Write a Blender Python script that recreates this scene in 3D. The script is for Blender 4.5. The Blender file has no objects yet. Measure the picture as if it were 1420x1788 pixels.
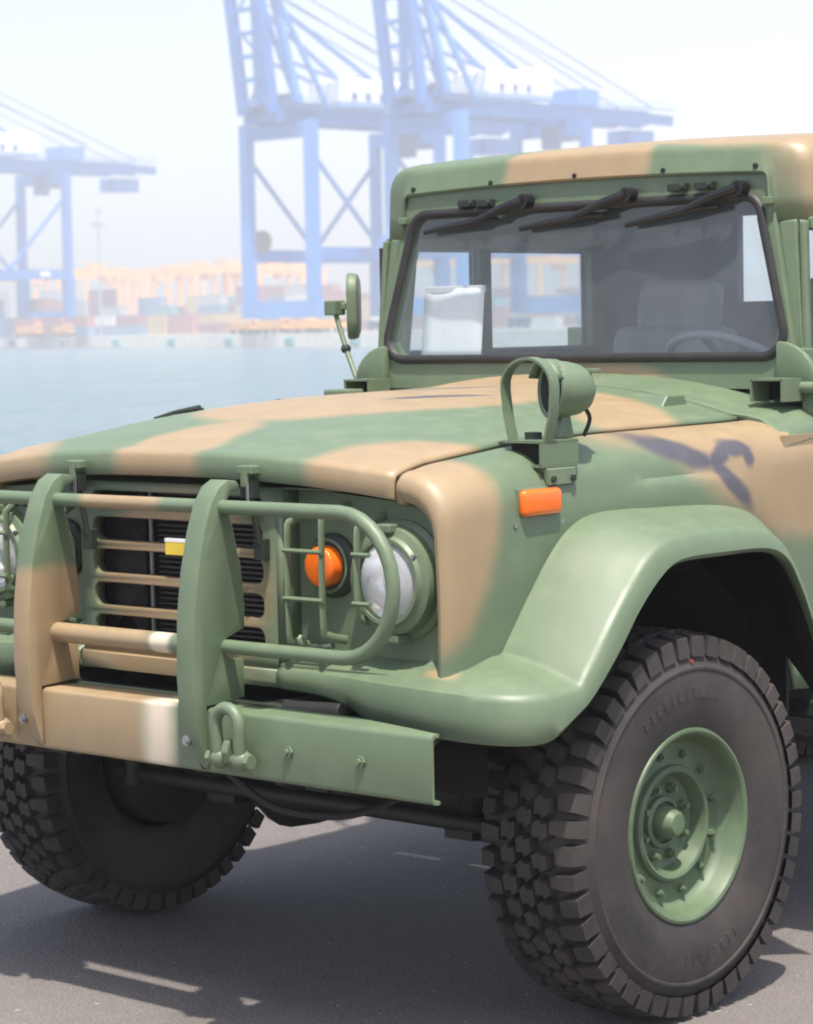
import bpy, bmesh, math, random
from mathutils import Vector, Matrix, Euler
R = math.radians
random.seed(7)
sc = bpy.context.scene
col = sc.collection

# ------------------------------------------------------------------ camera
CAM = Vector((4.65810, -4.83983, 1.63109))
FW = Vector((-0.67937697, 0.73028992, -0.07157908))
RT = Vector((0.7330307, 0.67987266, -0.02095625))
UP = Vector((-0.03336052, 0.06670686, 0.99721476))
FPX = 4572.358
cd = bpy.data.cameras.new('camera'); cam = bpy.data.objects.new('camera', cd); col.objects.link(cam)
cam.matrix_world = Matrix(((RT.x, UP.x, -FW.x, CAM.x), (RT.y, UP.y, -FW.y, CAM.y), (RT.z, UP.z, -FW.z, CAM.z), (0, 0, 0, 1)))
cd.sensor_fit = 'HORIZONTAL'; cd.sensor_width = 36.0; cd.lens = 36.0 * FPX / 1420.0
cd.clip_start = 0.1; cd.clip_end = 6000
cd.dof.use_dof = True; cd.dof.focus_distance = 6.3; cd.dof.aperture_fstop = 9.0
sc.camera = cam
# ------------------------------------------------------------------ light
SUN_DIR = Vector((-0.28, 0.23, -1.0)).normalized()      # the way the light travels
world = bpy.data.worlds.new('World'); sc.world = world; world.use_nodes = True
wn = world.node_tree; bg = wn.nodes['Background']
sky = wn.nodes.new('ShaderNodeTexSky'); sky.sky_type = 'NISHITA'; sky.sun_disc = False
sky.sun_elevation = math.asin(-SUN_DIR.z); sky.sun_rotation = math.atan2(-SUN_DIR.x, -SUN_DIR.y)
sky.dust_density = 3.0; sky.air_density = 1.0; sky.ozone_density = 1.0
wn.links.new(sky.outputs[0], bg.inputs[0]); bg.inputs[1].default_value = 0.125
sd = bpy.data.lights.new('sun', 'SUN'); sun = bpy.data.objects.new('sun', sd); col.objects.link(sun)
sd.energy = 3.7; sd.angle = R(1.2); sd.color = (1.0, 0.93, 0.83)
sun.rotation_euler = SUN_DIR.to_track_quat('-Z', 'Y').to_euler(); sun.location = (0, 0, 60)
sc.view_settings.view_transform = 'Standard'; sc.view_settings.look = 'None'
sc.view_settings.gamma = 1.0; sc.view_settings.exposure = 0.98
sc.render.engine = 'CYCLES'
sc.cycles.use_denoising = True
sc.cycles.max_bounces = 7; sc.cycles.diffuse_bounces = 3; sc.cycles.glossy_bounces = 3
sc.cycles.transparent_max_bounces = 12; sc.cycles.volume_bounces = 1
sc.cycles.sample_clamp_indirect = 6.0
sc.cycles.filter_width = 2.0

# ------------------------------------------------------------------ helpers
def V(*a): return Vector(a)

class MB:
    def __init__(s): s.v = []; s.f = []
    def add(s, vs, fs):
        o = len(s.v); s.v += [tuple(p) for p in vs]; s.f += [tuple(i + o for i in f) for f in fs]; return s
    def box(s, c, d, M=None):
        vs = []
        for sx in (-.5, .5):
            for sy in (-.5, .5):
                for sz in (-.5, .5):
                    p = Vector((sx * d[0], sy * d[1], sz * d[2]))
                    if M is not None: p = M @ p
                    vs.append(p + Vector(c))
        return s.add(vs, [(0, 1, 3, 2), (4, 6, 7, 5), (0, 4, 5, 1), (2, 3, 7, 6), (0, 2, 6, 4), (1, 5, 7, 3)])
    def bar(s, p0, p1, w, h=None, up=(0, 0, 1)):
        p0 = Vector(p0); p1 = Vector(p1); h = h or w
        d = (p1 - p0); L = d.length; d.normalize()
        u = Vector(up)
        if abs(d.dot(u)) > .98: u = Vector((0, 1, 0)) if abs(d.y) < .9 else Vector((1, 0, 0))
        x = d.cross(u).normalized(); z = x.cross(d).normalized()
        M = Matrix((x, d, z)).transposed()
        return s.box((p0 + p1) / 2, (w, L, h), M)
    def prism(s, poly, axis, a, b):
        n = len(poly)
        def P(q, t):
            return {'x': (t, q[0], q[1]), 'y': (q[0], t, q[1]), 'z': (q[0], q[1], t)}[axis]
        vs = [P(q, a) for q in poly] + [P(q, b) for q in poly]
        fs = [tuple(range(n)), tuple(range(2 * n - 1, n - 1, -1))]
        fs += [(i, i + n, (i + 1) % n + n, (i + 1) % n) for i in range(n)]
        return s.add(vs, fs)
    def loft(s, rings, closed=False, cap=False, cyc=False):
        n = len(rings[0]); vs = [p for r in rings for p in r]; fs = []
        m = len(rings)
        for k in range(m if cyc else m - 1):
            k2 = (k + 1) % m
            for i in range(n if closed else n - 1):
                j = (i + 1) % n
                fs.append((k * n + i, k2 * n + i, k2 * n + j, k * n + j))
        if cap: fs.append(tuple(range(n))); fs.append(tuple(range(m * n - 1, (m - 1) * n - 1, -1)))
        return s.add(vs, fs)
    def tube(s, path, r, n=10, cyc=False, flat=1.0, up=None):
        path = [Vector(p) for p in path]; m = len(path); rings = []
        prev = None
        for k in range(m):
            if cyc: d = path[(k + 1) % m] - path[k - 1]
            else: d = path[min(k + 1, m - 1)] - path[max(k - 1, 0)]
            d.normalize()
            if up is not None: x = d.cross(Vector(up))
            elif prev is None: x = d.cross(Vector((0, 0, 1)) if abs(d.z) < .9 else Vector((0, 1, 0)))
            else: x = prev - d * prev.dot(d)
            if x.length < 1e-6: x = d.orthogonal()
            x.normalize(); prev = x; y = d.cross(x)
            rr = r[k] if isinstance(r, (list, tuple)) else r
            rings.append([path[k] + x * (rr * math.cos(2 * math.pi * i / n)) + y * (rr * flat * math.sin(2 * math.pi * i / n)) for i in range(n)])
        return s.loft(rings, closed=True, cap=not cyc, cyc=cyc)
    def cyl(s, p0, p1, r0, r1=None, n=16):
        return s.tube([p0, p1], [r0, r0 if r1 is None else r1], n)
    def lathe(s, prof, c, axis, n=32, cyc=False):
        d = Vector(axis).normalized(); x = d.orthogonal().normalized(); y = d.cross(x); c = Vector(c)
        rings = [[c + d * h + (x * math.cos(2 * math.pi * i / n) + y * math.sin(2 * math.pi * i / n)) * r for i in range(n)] for (r, h) in prof]
        return s.loft(rings, closed=True, cyc=cyc)
    def sphere(s, c, r, n=12, sq=(1, 1, 1)):
        rings = []
        for k in range(1, n // 2):
            a = math.pi * k / (n // 2)
            rings.append([(c[0] + r * sq[0] * math.sin(a) * math.cos(2 * math.pi * i / n), c[1] + r * sq[1] * math.sin(a) * math.sin(2 * math.pi * i / n), c[2] + r * sq[2] * math.cos(a)) for i in range(n)])
        return s.loft(rings, closed=True, cap=True)
    def data(s, name, mat, smooth=None, bevel=0, seg=2, recalc=True, bang=28):
        me = bpy.data.meshes.new(name); me.from_pydata(s.v, [], s.f)
        bm = bmesh.new(); bm.from_mesh(me)
        bmesh.ops.remove_doubles(bm, verts=bm.verts, dist=1e-5)
        if recalc: bmesh.ops.recalc_face_normals(bm, faces=bm.faces)
        if bevel:
            es = [e for e in bm.edges if len(e.link_faces) == 2 and e.calc_face_angle(0) > R(bang)]
            bmesh.ops.bevel(bm, geom=es, offset=bevel, segments=seg, profile=.5, affect='EDGES', clamp_overlap=True)
        bm.to_mesh(me); bm.free()
        if smooth is not None:
            me.polygons.foreach_set('use_smooth', [True] * len(me.polygons))
            me.set_sharp_from_angle(angle=R(smooth))
        me.materials.append(mat); return me
    def build(s, name, mat, parent=None, smooth=None, bevel=0, seg=2, solid=0, recalc=True, bang=28, off=-1):
        o = bpy.data.objects.new(name, s.data(name, mat, smooth, bevel, seg, recalc, bang)); col.objects.link(o)
        if parent is not None: o.parent = parent
        if solid:
            m = o.modifiers.new('thickness', 'SOLIDIFY'); m.thickness = solid; m.offset = off
        return o

def tag(o, label=None, cat=None, group=None, kind=None):
    if label: o['label'] = label
    if cat: o['category'] = cat
    if group: o['group'] = group
    if kind: o['kind'] = kind
    return o

def empty(name, loc=(0, 0, 0), rz=0, parent=None):
    o = bpy.data.objects.new(name, None); col.objects.link(o); o.location = loc; o.rotation_euler = (0, 0, rz)
    o.empty_display_size = .2
    if parent is not None: o.parent = parent
    return o

def copy_tree(o, parent=None):
    c = o.copy(); col.objects.link(c); c.parent = parent
    for ch in list(o.children): copy_tree(ch, c)
    return c

def lerp(a, b, t): return a + (b - a) * t
def interp(x, xs, ys):
    if x <= xs[0]: return ys[0]
    for i in range(len(xs) - 1):
        if x <= xs[i + 1]: return lerp(ys[i], ys[i + 1], (x - xs[i]) / (xs[i + 1] - xs[i]))
    return ys[-1]
def smooth(x): x = max(0., min(1., x)); return x * x * (3 - 2 * x)
def catmull(P, sub):
    out = []; n = len(P)
    for i in range(n - 1):
        p0, p1, p2, p3 = P[max(i - 1, 0)], P[i], P[i + 1], P[min(i + 2, n - 1)]
        for k in range(sub):
            t = k / sub
            out.append(0.5 * ((2 * p1) + (p2 - p0) * t + (2 * p0 - 5 * p1 + 4 * p2 - p3) * t * t + (3 * p1 - p0 - 3 * p2 + p3) * t ** 3))
    out.append(P[-1].copy()); return out
def arc(cx, cy, r, a0, a1, n): return [(cx + r * math.cos(R(lerp(a0, a1, k / n))), cy + r * math.sin(R(lerp(a0, a1, k / n)))) for k in range(n + 1)]
def rquad(hb, ht, z0, z1, r, n=6):
    """rounded trapezium, (x, z), counter-clockwise from bottom right"""
    c = [(hb - r, z0 + r, -90, 0), (ht - r, z1 - r, 0, 90), (-ht + r, z1 - r, 90, 180), (-hb + r, z0 + r, 180, 270)]
    out = []
    for cx, cz, a0, a1 in c: out += arc(cx, cz, r, a0, a1, n)
    return out

# ------------------------------------------------------------------ materials
def base_mat(name):
    m = bpy.data.materials.new(name); m.use_nodes = True
    nt = m.node_tree; return m, nt, nt.nodes['Principled BSDF']
def N(nt, t, **kw):
    n = nt.nodes.new(t)
    for k, v in kw.items(): setattr(n, k, v)
    return n
def noise_node(nt, scale, detail=4, rough=.55, coord='Object'):
    tc = N(nt, 'ShaderNodeTexCoord'); nz = N(nt, 'ShaderNodeTexNoise')
    nz.inputs['Scale'].default_value = scale; nz.inputs['Detail'].default_value = detail; nz.inputs['Roughness'].default_value = rough
    nt.links.new(tc.outputs[coord], nz.inputs['Vector']); return nz
def mrange(nt, src, a, b, c, d, smoothstep=False):
    m = N(nt, 'ShaderNodeMapRange')
    if smoothstep: m.interpolation_type = 'SMOOTHSTEP'
    for i, x in enumerate((a, b, c, d)): m.inputs[i + 1].default_value = x
    nt.links.new(src, m.inputs[0]); return m.outputs[0]
def mixc(nt, fac, a, b, mode='MIX'):
    m = N(nt, 'ShaderNodeMix', data_type='RGBA', blend_type=mode)
    for sock, x in ((m.inputs[0], fac), (m.inputs[6], a), (m.inputs[7], b)):
        if hasattr(x, 'links'): nt.links.new(x, sock)
        elif isinstance(x, (int, float)): sock.default_value = x
        else: sock.default_value = (*x, 1)
    return m.outputs[2]
def bump(nt, src, strength, dist, bsdf):
    b = N(nt, 'ShaderNodeBump'); b.inputs['Strength'].default_value = strength; b.inputs['Distance'].default_value = dist
    nt.links.new(src, b.inputs['Height']); nt.links.new(b.outputs[0], bsdf.inputs['Normal'])

def plain(name, c, rough=.6, metal=0., var=.12, scale=9., bmp=0., bscale=200., spec=.5, coat=0.):
    m, nt, b = base_mat(name)
    nz = noise_node(nt, scale)
    f = mrange(nt, nz.outputs[0], .3, .7, 0, 1)
    lo = tuple(x * (1 - var) for x in c); hi = tuple(min(1, x * (1 + var)) for x in c)
    nt.links.new(mixc(nt, f, lo, hi), b.inputs['Base Color'])
    nt.links.new(mrange(nt, nz.outputs[0], .25, .75, max(.02, rough - .06), min(1, rough + .06)), b.inputs['Roughness'])
    b.inputs['Metallic'].default_value = metal; b.inputs['Specular IOR Level'].default_value = spec
    b.inputs['Coat Weight'].default_value = coat
    if bmp:
        n2 = noise_node(nt, bscale, 3); bump(nt, n2.outputs[0], bmp, .002, b)
    return m

GREEN = (.118, .166, .096); TAN = (.300, .217, .122); BLACK = (.075, .072, .085); CREAM = (.62, .53, .41)
def camo(name, tans=(), blacks=(), creams=(), soft=.12, rough=.48):
    """military paint: soft-edged sprayed patches given as ellipsoids (centre, radii, euler) in truck space"""
    m, nt, b = base_mat(name)
    tc = N(nt, 'ShaderNodeTexCoord')
    wob = N(nt, 'ShaderNodeTexNoise'); wob.inputs['Scale'].default_value = 5.; wob.inputs['Detail'].default_value = 2
    nt.links.new(tc.outputs['Object'], wob.inputs['Vector'])
    sub = N(nt, 'ShaderNodeVectorMath', operation='SUBTRACT'); sub.inputs[1].default_value = (.5, .5, .5)
    nt.links.new(wob.outputs['Color'], sub.inputs[0])
    scl = N(nt, 'ShaderNodeVectorMath', operation='SCALE'); scl.inputs['Scale'].default_value = .05
    nt.links.new(sub.outputs[0], scl.inputs[0])
    pos = N(nt, 'ShaderNodeVectorMath', operation='ADD'); nt.links.new(tc.outputs['Object'], pos.inputs[0]); nt.links.new(scl.outputs[0], pos.inputs[1])
    def union(L, sf):
        out = None
        for blob in L:
            c, r = blob[0], blob[1]; e = blob[2] if len(blob) > 2 else (0, 0, 0)
            mp = N(nt, 'ShaderNodeMapping', vector_type='TEXTURE')
            mp.inputs['Location'].default_value = c; mp.inputs['Scale'].default_value = r; mp.inputs['Rotation'].default_value = e
            nt.links.new(pos.outputs[0], mp.inputs['Vector'])
            ln = N(nt, 'ShaderNodeVectorMath', operation='LENGTH'); nt.links.new(mp.outputs[0], ln.inputs[0])
            w = sf * .15 / max(.03, sorted(r)[0]) if len(blob) < 4 else blob[3] * .8
            w = min(w, .9)
            f = mrange(nt, ln.outputs['Value'], 1 - w, 1 + w, 1, 0, True)
            if out is None: out = f
            else:
                mx = N(nt, 'ShaderNodeMath', operation='MAXIMUM'); nt.links.new(out, mx.inputs[0]); nt.links.new(f, mx.inputs[1]); out = mx.outputs[0]
        return out
    c = GREEN
    if tans: c = mixc(nt, union(tans, soft), c, TAN)
    if creams: c = mixc(nt, union(creams, soft), c, CREAM)
    if blacks: c = mixc(nt, union(blacks, soft), c, BLACK)
    nz = noise_node(nt, 14., 5, .65)
    f = mrange(nt, nz.outputs[0], .3, .7, .95, 1.05)
    g = N(nt, 'ShaderNodeCombineColor')
    for i in range(3): nt.links.new(f, g.inputs[i])
    c = mixc(nt, 1.0, c, g.outputs[0], 'MULTIPLY')
    nd = noise_node(nt, 7., 8, .75); c = mixc(nt, mrange(nt, nd.outputs[0], .50, .80, 0, .12), c, (.36, .32, .25))          # road dust
    nc = noise_node(nt, 95., 4, .75); c = mixc(nt, mrange(nt, nc.outputs[0], .70, .74, 0, .6), c, (.05, .045, .04))         # small chips
    nt.links.new(c, b.inputs['Base Color'])
    nt.links.new(mrange(nt, nz.outputs[0], .3, .7, rough - .07, rough + .1), b.inputs['Roughness'])
    b.inputs['Specular IOR Level'].default_value = .64; b.inputs['Coat Weight'].default_value = .06; b.inputs['Coat Roughness'].default_value = .4
    n2 = noise_node(nt, 6., 2); n3 = noise_node(nt, 420., 2)
    ad = N(nt, 'ShaderNodeMath', operation='MULTIPLY_ADD'); ad.inputs[1].default_value = .06
    nt.links.new(n3.outputs[0], ad.inputs[0]); nt.links.new(n2.outputs[0], ad.inputs[2])
    bump(nt, ad.outputs[0], .06, .006, b)
    return m

BIG = 9.
M = {}
M['green'] = camo('olive_green_paint')
M['hood'] = camo('hood_paint', [((-.86, -.74, 1.3), (.42, .30, BIG)), ((-.02, -.62, 1.3), (.145, .26, BIG)), ((-.02, .10, 1.3), (.45, .50, BIG)),
    ((-.25, .45, 1.3), (.5, .5, BIG)), ((.58, .30, 1.3), (.32, .155, BIG), (0, 0, R(-30))), ((.80, -.66, 1.3), (.325, .315, BIG))],
    [((.21, .07, 1.4), (.14, .028, BIG), (0, 0, R(62)), .5), ((-.05, .35, 1.4), (.16, .03, BIG), (0, 0, R(40)), .5)], soft=.22)
def seg(y0, z0, y1, z1, w, sf=.45):
    L = math.hypot(y1 - y0, z1 - z0)
    return ((.82, (y0 + y1) / 2, (z0 + z1) / 2), (BIG, L / 2 + w * .6, w), (math.atan2(z1 - z0, y1 - y0), 0, 0), sf)
M['fender'] = camo('fender_paint', [((.84, -.72, 1.22), (.45, .255, .32)), ((.8, .95, 1.48), (BIG, .82, .43)), ((.74, .25, 1.40), (.4, .34, .075)),
    ((-.84, -.4, 1.2), (.45, .5, .4))],
    [seg(.10, 1.345, .34, 1.272, .027), seg(.33, 1.27, .42, 1.312, .022), seg(.40, 1.312, .49, 1.30, .024), seg(.48, 1.305, .485, 1.262, .022), seg(.33, 1.28, .47, 1.165, .027)], soft=.2)
M['flare'] = camo('flare_paint', [((.83, -.59, .862), (.05, .07, .012))], soft=.08)
M['guard'] = camo('guard_paint', [((-.29, -.8, .60), (.16, 1, .47), (0, 0, 0), .05), ((-.02, -.79, 1.235), (.135, .2, .08)), ((-.12, -.79, .90), (.215, .2, .08))],
    creams=[((.135, -.79, .90), (.035, .3, .08), (0, 0, 0), .5)], soft=.1)
M['bumper'] = camo('bumper_paint', [((-.32, -.8, .7), (.42, 2, 2), (0, 0, 0), .08)], creams=[((.150, -.8, .7), (.045, 2, 2), (0, 0, 0), .95)])
M['grille'] = camo('grille_paint', [((.02, -.65, 1.03), (.30, 2, .22)), ((-.17, -.65, .83), (.32, 2, .05))], soft=.25)
M['roof'] = camo('roof_paint', [((.005, .80, 2.), (.262, .38, BIG)), ((.6, 1.4, 2.), (1.05, .49, BIG), (0, 0, 0), .05)], soft=.16)
M['wsframe'] = camo('windshield_frame_paint', [((.16, .86, 1.455), (.17, .5, .06))], soft=.1)
M['shackle_tan'] = camo('tan_paint', [((-.4, -.85, .7), (.4, 2, 2))])
M['rim_green'] = plain('rim_green_paint', (.092, .135, .075), .5, var=.2, scale=14)
M['dark_green'] = plain('chassis_dark_green', (.018, .026, .018), .6, var=.3)
M['black'] = plain('black_paint', (.012, .012, .012), .6)
M['shaded_tan'] = plain('shaded_tan_paint', (.16, .10, .065), .6)  # darker tan, with the shade of a cut corner put into it
M['near_black'] = plain('shade_and_black_parts', (.006, .006, .006), .9)  # near-black: stands in for shade in openings, also colours black parts
M['rubber_seal'] = plain('weathered_rubber_seal', (.020, .019, .020), .55, var=.25, scale=20)
M['wiper'] = plain('black_wiper_plastic', (.009, .009, .010), .45)
M['steel'] = plain('bare_steel', (.45, .45, .46), .35, 1.)
M['interior'] = plain('grey_vinyl', (.10, .11, .12), .7)
M['wheel_grey'] = plain('steering_wheel_grey', (.30, .31, .31), .5)
M['interior_dark'] = plain('dark_trim', (.055, .06, .065), .6)
M['seat'] = plain('seat_fabric', (.42, .41, .40), .85, bmp=.3)
M['radiator'] = plain('radiator_fins', (.09, .085, .095), .5, .6)
M['strut'] = plain('grey_strut', (.32, .33, .34), .45, .3)
M['yellow'] = plain('yellow_tag', (.75, .55, .06), .5)
M['white'] = plain('white_paint', (.8, .8, .8), .5, var=.04)
M['red'] = plain('red_dot', (.5, .03, .03), .5)
M['chrome'] = plain('lamp_reflector', (.97, .97, .97), .14, 1., var=.02)

def tyre_mat():
    m, nt, b = base_mat('tyre_rubber')
    nz = noise_node(nt, 18., 6, .7); n2 = noise_node(nt, 3., 3)
    f = mrange(nt, nz.outputs[0], .35, .7, 0, 1)
    c = mixc(nt, f, (.020, .018, .018), (.046, .040, .038))
    c = mixc(nt, mrange(nt, n2.outputs[0], .4, .65, 0, .6), c, (.075, .062, .056))
    nt.links.new(c, b.inputs['Base Color']); b.inputs['Roughness'].default_value = .62; b.inputs['Specular IOR Level'].default_value = .42
    n3 = noise_node(nt, 260., 3); bump(nt, n3.outputs[0], .25, .001, b); return m
M['tyre'] = tyre_mat()

def amber():
    m, nt, b = base_mat('amber_lens')
    tc = N(nt, 'ShaderNodeTexCoord'); wv = N(nt, 'ShaderNodeTexWave'); wv.inputs['Scale'].default_value = 40; nt.links.new(tc.outputs['Object'], wv.inputs['Vector'])
    b.inputs['Base Color'].default_value = (.85, .16, .008, 1); b.inputs['Roughness'].default_value = .16
    b.inputs['Subsurface Weight'].default_value = .35; b.inputs['Subsurface Radius'].default_value = (.02, .008, .002); b.inputs['Coat Weight'].default_value = .5
    bump(nt, wv.outputs[0], .25, .001, b); return m
M['amber'] = amber()

def glass_mat(name, tint=(.86, .91, .93), dust=.05, gloss=1.3, veil_c=(.5, .52, .55)):  # diffuse veil: glass dust plus painted reflection and lens brightness
    m = bpy.data.materials.new(name); m.use_nodes = True; nt = m.node_tree; nt.nodes.clear()
    out = N(nt, 'ShaderNodeOutputMaterial'); tr = N(nt, 'ShaderNodeBsdfTransparent'); gl = N(nt, 'ShaderNodeBsdfGlossy'); df = N(nt, 'ShaderNodeBsdfDiffuse')
    tr.inputs[0].default_value = (*tint, 1); gl.inputs['Roughness'].default_value = .015; df.inputs[0].default_value = (*veil_c, 1)
    nz = noise_node(nt, 5., 5, .7)
    m1 = N(nt, 'ShaderNodeMixShader'); nt.links.new(mrange(nt, nz.outputs[0], .3, .7, dust * .7, dust * 1.3), m1.inputs[0])
    nt.links.new(tr.outputs[0], m1.inputs[1]); nt.links.new(df.outputs[0], m1.inputs[2])
    lw = N(nt, 'ShaderNodeLayerWeight'); lw.inputs[0].default_value = .5
    pw = N(nt, 'ShaderNodeMath', operation='POWER'); pw.inputs[1].default_value = 4.5; nt.links.new(lw.outputs['Facing'], pw.inputs[0])
    mu = N(nt, 'ShaderNodeMath', operation='MULTIPLY_ADD'); mu.inputs[1].default_value = .9; mu.inputs[2].default_value = .045 * gloss; mu.use_clamp = True; nt.links.new(pw.outputs[0], mu.inputs[0])
    m2 = N(nt, 'ShaderNodeMixShader'); nt.links.new(mu.outputs[0], m2.inputs[0]); nt.links.new(m1.outputs[0], m2.inputs[1]); nt.links.new(gl.outputs[0], m2.inputs[2])
    nt.links.new(m2.outputs[0], out.inputs[0]); return m
M['glass'] = glass_mat('windshield_glass', dust=.11, gloss=1.9, veil_c=(.40, .48, .54))  # bluish veil: dust on the glass plus painted sky reflection
M['side_glass'] = glass_mat('side_window_glass', dust=.02)
M['lens_thin'] = glass_mat('headlight_glass', tint=(.97,.97,.98), dust=.36, gloss=1.6, veil_c=(.92,.92,.94))  # white veil paints the clear lens brighter

def paper_mat():
    m, nt, b = base_mat('printed_paper')
    tc = N(nt, 'ShaderNodeTexCoord'); sp = N(nt, 'ShaderNodeSeparateXYZ'); nt.links.new(tc.outputs['Object'], sp.inputs[0])
    nz = noise_node(nt, 60., 2); 
    cb = N(nt, 'ShaderNodeCombineXYZ'); 
    for i, k in enumerate((1.0, 0., 4.)):
        mm = N(nt, 'ShaderNodeMath', operation='MULTIPLY'); mm.inputs[1].default_value = k; nt.links.new(sp.outputs[i], mm.inputs[0]); nt.links.new(mm.outputs[0], cb.inputs[i])
    n2 = N(nt, 'ShaderNodeTexNoise'); n2.inputs['Scale'].default_value = 45; nt.links.new(cb.outputs[0], n2.inputs['Vector'])
    f = mrange(nt, n2.outputs[0], .58, .68, 0, .28)
    nt.links.new(mixc(nt, f, (.95, .95, .94), (.5, .53, .55)), b.inputs['Base Color']); b.inputs['Roughness'].default_value = .7
    return m
M['paper'] = paper_mat()

def asphalt():
    m, nt, b = base_mat('worn_asphalt')
    n1 = noise_node(nt, 150., 3, .7); n2 = noise_node(nt, 1.3, 5, .6); n3 = noise_node(nt, 14., 5, .6)
    vo = N(nt, 'ShaderNodeTexVoronoi'); vo.inputs['Scale'].default_value = 95.; tc = N(nt, 'ShaderNodeTexCoord'); nt.links.new(tc.outputs['Object'], vo.inputs['Vector'])
    c = mixc(nt, mrange(nt, n1.outputs[0], .3, .7, 0, 1), (.092, .083, .077), (.224, .205, .194))
    c = mixc(nt, mrange(nt, vo.outputs['Distance'], .05, .38, .7, 0), c, (.30, .268, .245))
    c = mixc(nt, mrange(nt, n2.outputs[0], .35, .65, 0, .3), c, (.135, .118, .108))
    c = mixc(nt, mrange(nt, n3.outputs[0], .52, .72, 0, .35), c, (.23, .205, .188))
    v2 = N(nt, 'ShaderNodeTexVoronoi'); v2.inputs['Scale'].default_value = 11.; nt.links.new(tc.outputs['Object'], v2.inputs['Vector'])
    c = mixc(nt, mrange(nt, v2.outputs['Distance'], .045, .075, .85, 0), c, (.42, .39, .36))                 # loose pale grit
    n4 = noise_node(nt, .7, 4, .6); c = mixc(nt, mrange(nt, n4.outputs[0], .60, .68, 0, .35), c, (.075, .066, .06))   # old oil stains
    nt.links.new(c, b.inputs['Base Color']); b.inputs['Roughness'].default_value = .85
    ad = N(nt, 'ShaderNodeMath', operation='ADD'); nt.links.new(n1.outputs[0], ad.inputs[0]); nt.links.new(vo.outputs['Distance'], ad.inputs[1])
    bump(nt, ad.outputs[0], .8, .006, b); return m
M['asphalt'] = asphalt()
def water():
    m, nt, b = base_mat('harbour_water')
    b.inputs['Base Color'].default_value = (.12, .19, .20, 1); b.inputs['Roughness'].default_value = .22; b.inputs['IOR'].default_value = 1.33
    tc = N(nt, 'ShaderNodeTexCoord'); mp = N(nt, 'ShaderNodeMapping', vector_type='POINT')
    mp.inputs['Rotation'].default_value = (0, 0, R(43)); mp.inputs['Scale'].default_value = (.30, .045, 1)
    rot = N(nt, 'ShaderNodeVectorRotate', rotation_type='Z_AXIS'); rot.inputs['Angle'].default_value = R(-43); nt.links.new(tc.outputs['Object'], rot.inputs['Vector'])
    mp.inputs['Rotation'].default_value = (0, 0, 0); nt.links.new(rot.outputs[0], mp.inputs['Vector'])
    n1 = N(nt, 'ShaderNodeTexNoise'); n1.inputs['Scale'].default_value = 1.; n1.inputs['Detail'].default_value = 5; n1.inputs['Roughness'].default_value = .65; nt.links.new(mp.outputs[0], n1.inputs['Vector'])
    n2 = noise_node(nt, .03, 4)
    ad = N(nt, 'ShaderNodeMath', operation='MULTIPLY_ADD'); ad.inputs[1].default_value = 1.5; nt.links.new(n2.outputs[0], ad.inputs[0]); nt.links.new(n1.outputs[0], ad.inputs[2])
    bump(nt, ad.outputs[0], 1.0, 3.5, b); return m
M['water'] = water()
M['concrete'] = plain('pale_concrete', (.84, .75, .64), .85, var=.15, scale=.6)
M['deck'] = plain('yard_concrete', (.30, .28, .26), .9, var=.2, scale=.1)
M['crane_blue'] = plain('crane_blue_paint', (.04, .17, .50), .5, var=.08, scale=.2)
M['crane_pale'] = plain('crane_pale_blue_paint', (.07, .25, .62), .5, var=.08, scale=.2)
M['crane_dark'] = plain('crane_machinery', (.05, .10, .26), .6, var=.2, scale=.4)
M['crane_white'] = plain('crane_house_white', (.85, .85, .84), .5, var=.04, scale=.2)
M['reel'] = plain('cable_reel_brown', (.20, .13, .10), .6)
M['orange'] = plain('yard_crane_orange', (.85, .42, .12), .5, var=.08, scale=.3)
M['teal'] = plain('quay_fender_teal', (.05, .30, .30), .7)
M['grey_metal'] = plain('galvanised_mast', (.4, .4, .42), .5, .3)

# ================================================================== THE SETTING
def gdir(u):                         # horizontal view direction of an image column
    d = FW * FPX + RT * (u - 710); d.z = 0; return d.normalized()
def place(u, D, z=0):
    p = CAM + gdir(u) * D; p.z = z; return p
ZW = -2.6; ZD = 0.25
fh = Vector((FW.x, FW.y, 0)).normalized(); rh = Vector((RT.x, RT.y, 0)).normalized()
# near apron: an asphalt quay whose edge passes behind the truck
def sheet(name, poly, z, mat, sub=0):
    mb = MB(); mb.add([(p[0], p[1], z) for p in poly], [tuple(range(len(poly)))]); o = mb.build(name, mat); tag(o, kind='structure'); return o
e0 = CAM + fh * 16.0; e0.z = 0
A = e0 - rh * 700; B = e0 + rh * 700; C_ = B - fh * 500; D_ = A - fh * 500
sheet('ground', [(p.x, p.y) for p in (A, B, C_, D_)], 0.0, M['asphalt'])
sheet('water', [(p.x, p.y) for p in (CAM - rh * 1100 + fh * 16.2, CAM + rh * 1100 + fh * 16.2, CAM + rh * 1100 + fh * 1000, CAM - rh * 1100 + fh * 1000)], ZW, M['water'])
mb = MB(); mid = e0 + fh * .2
mb.bar(mid - rh * 700 + V(0, 0, -1.32), mid + rh * 700 + V(0, 0, -1.32), .4, 2.65)
tag(mb.build('quay_coping', M['concrete']), kind='structure')
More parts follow.
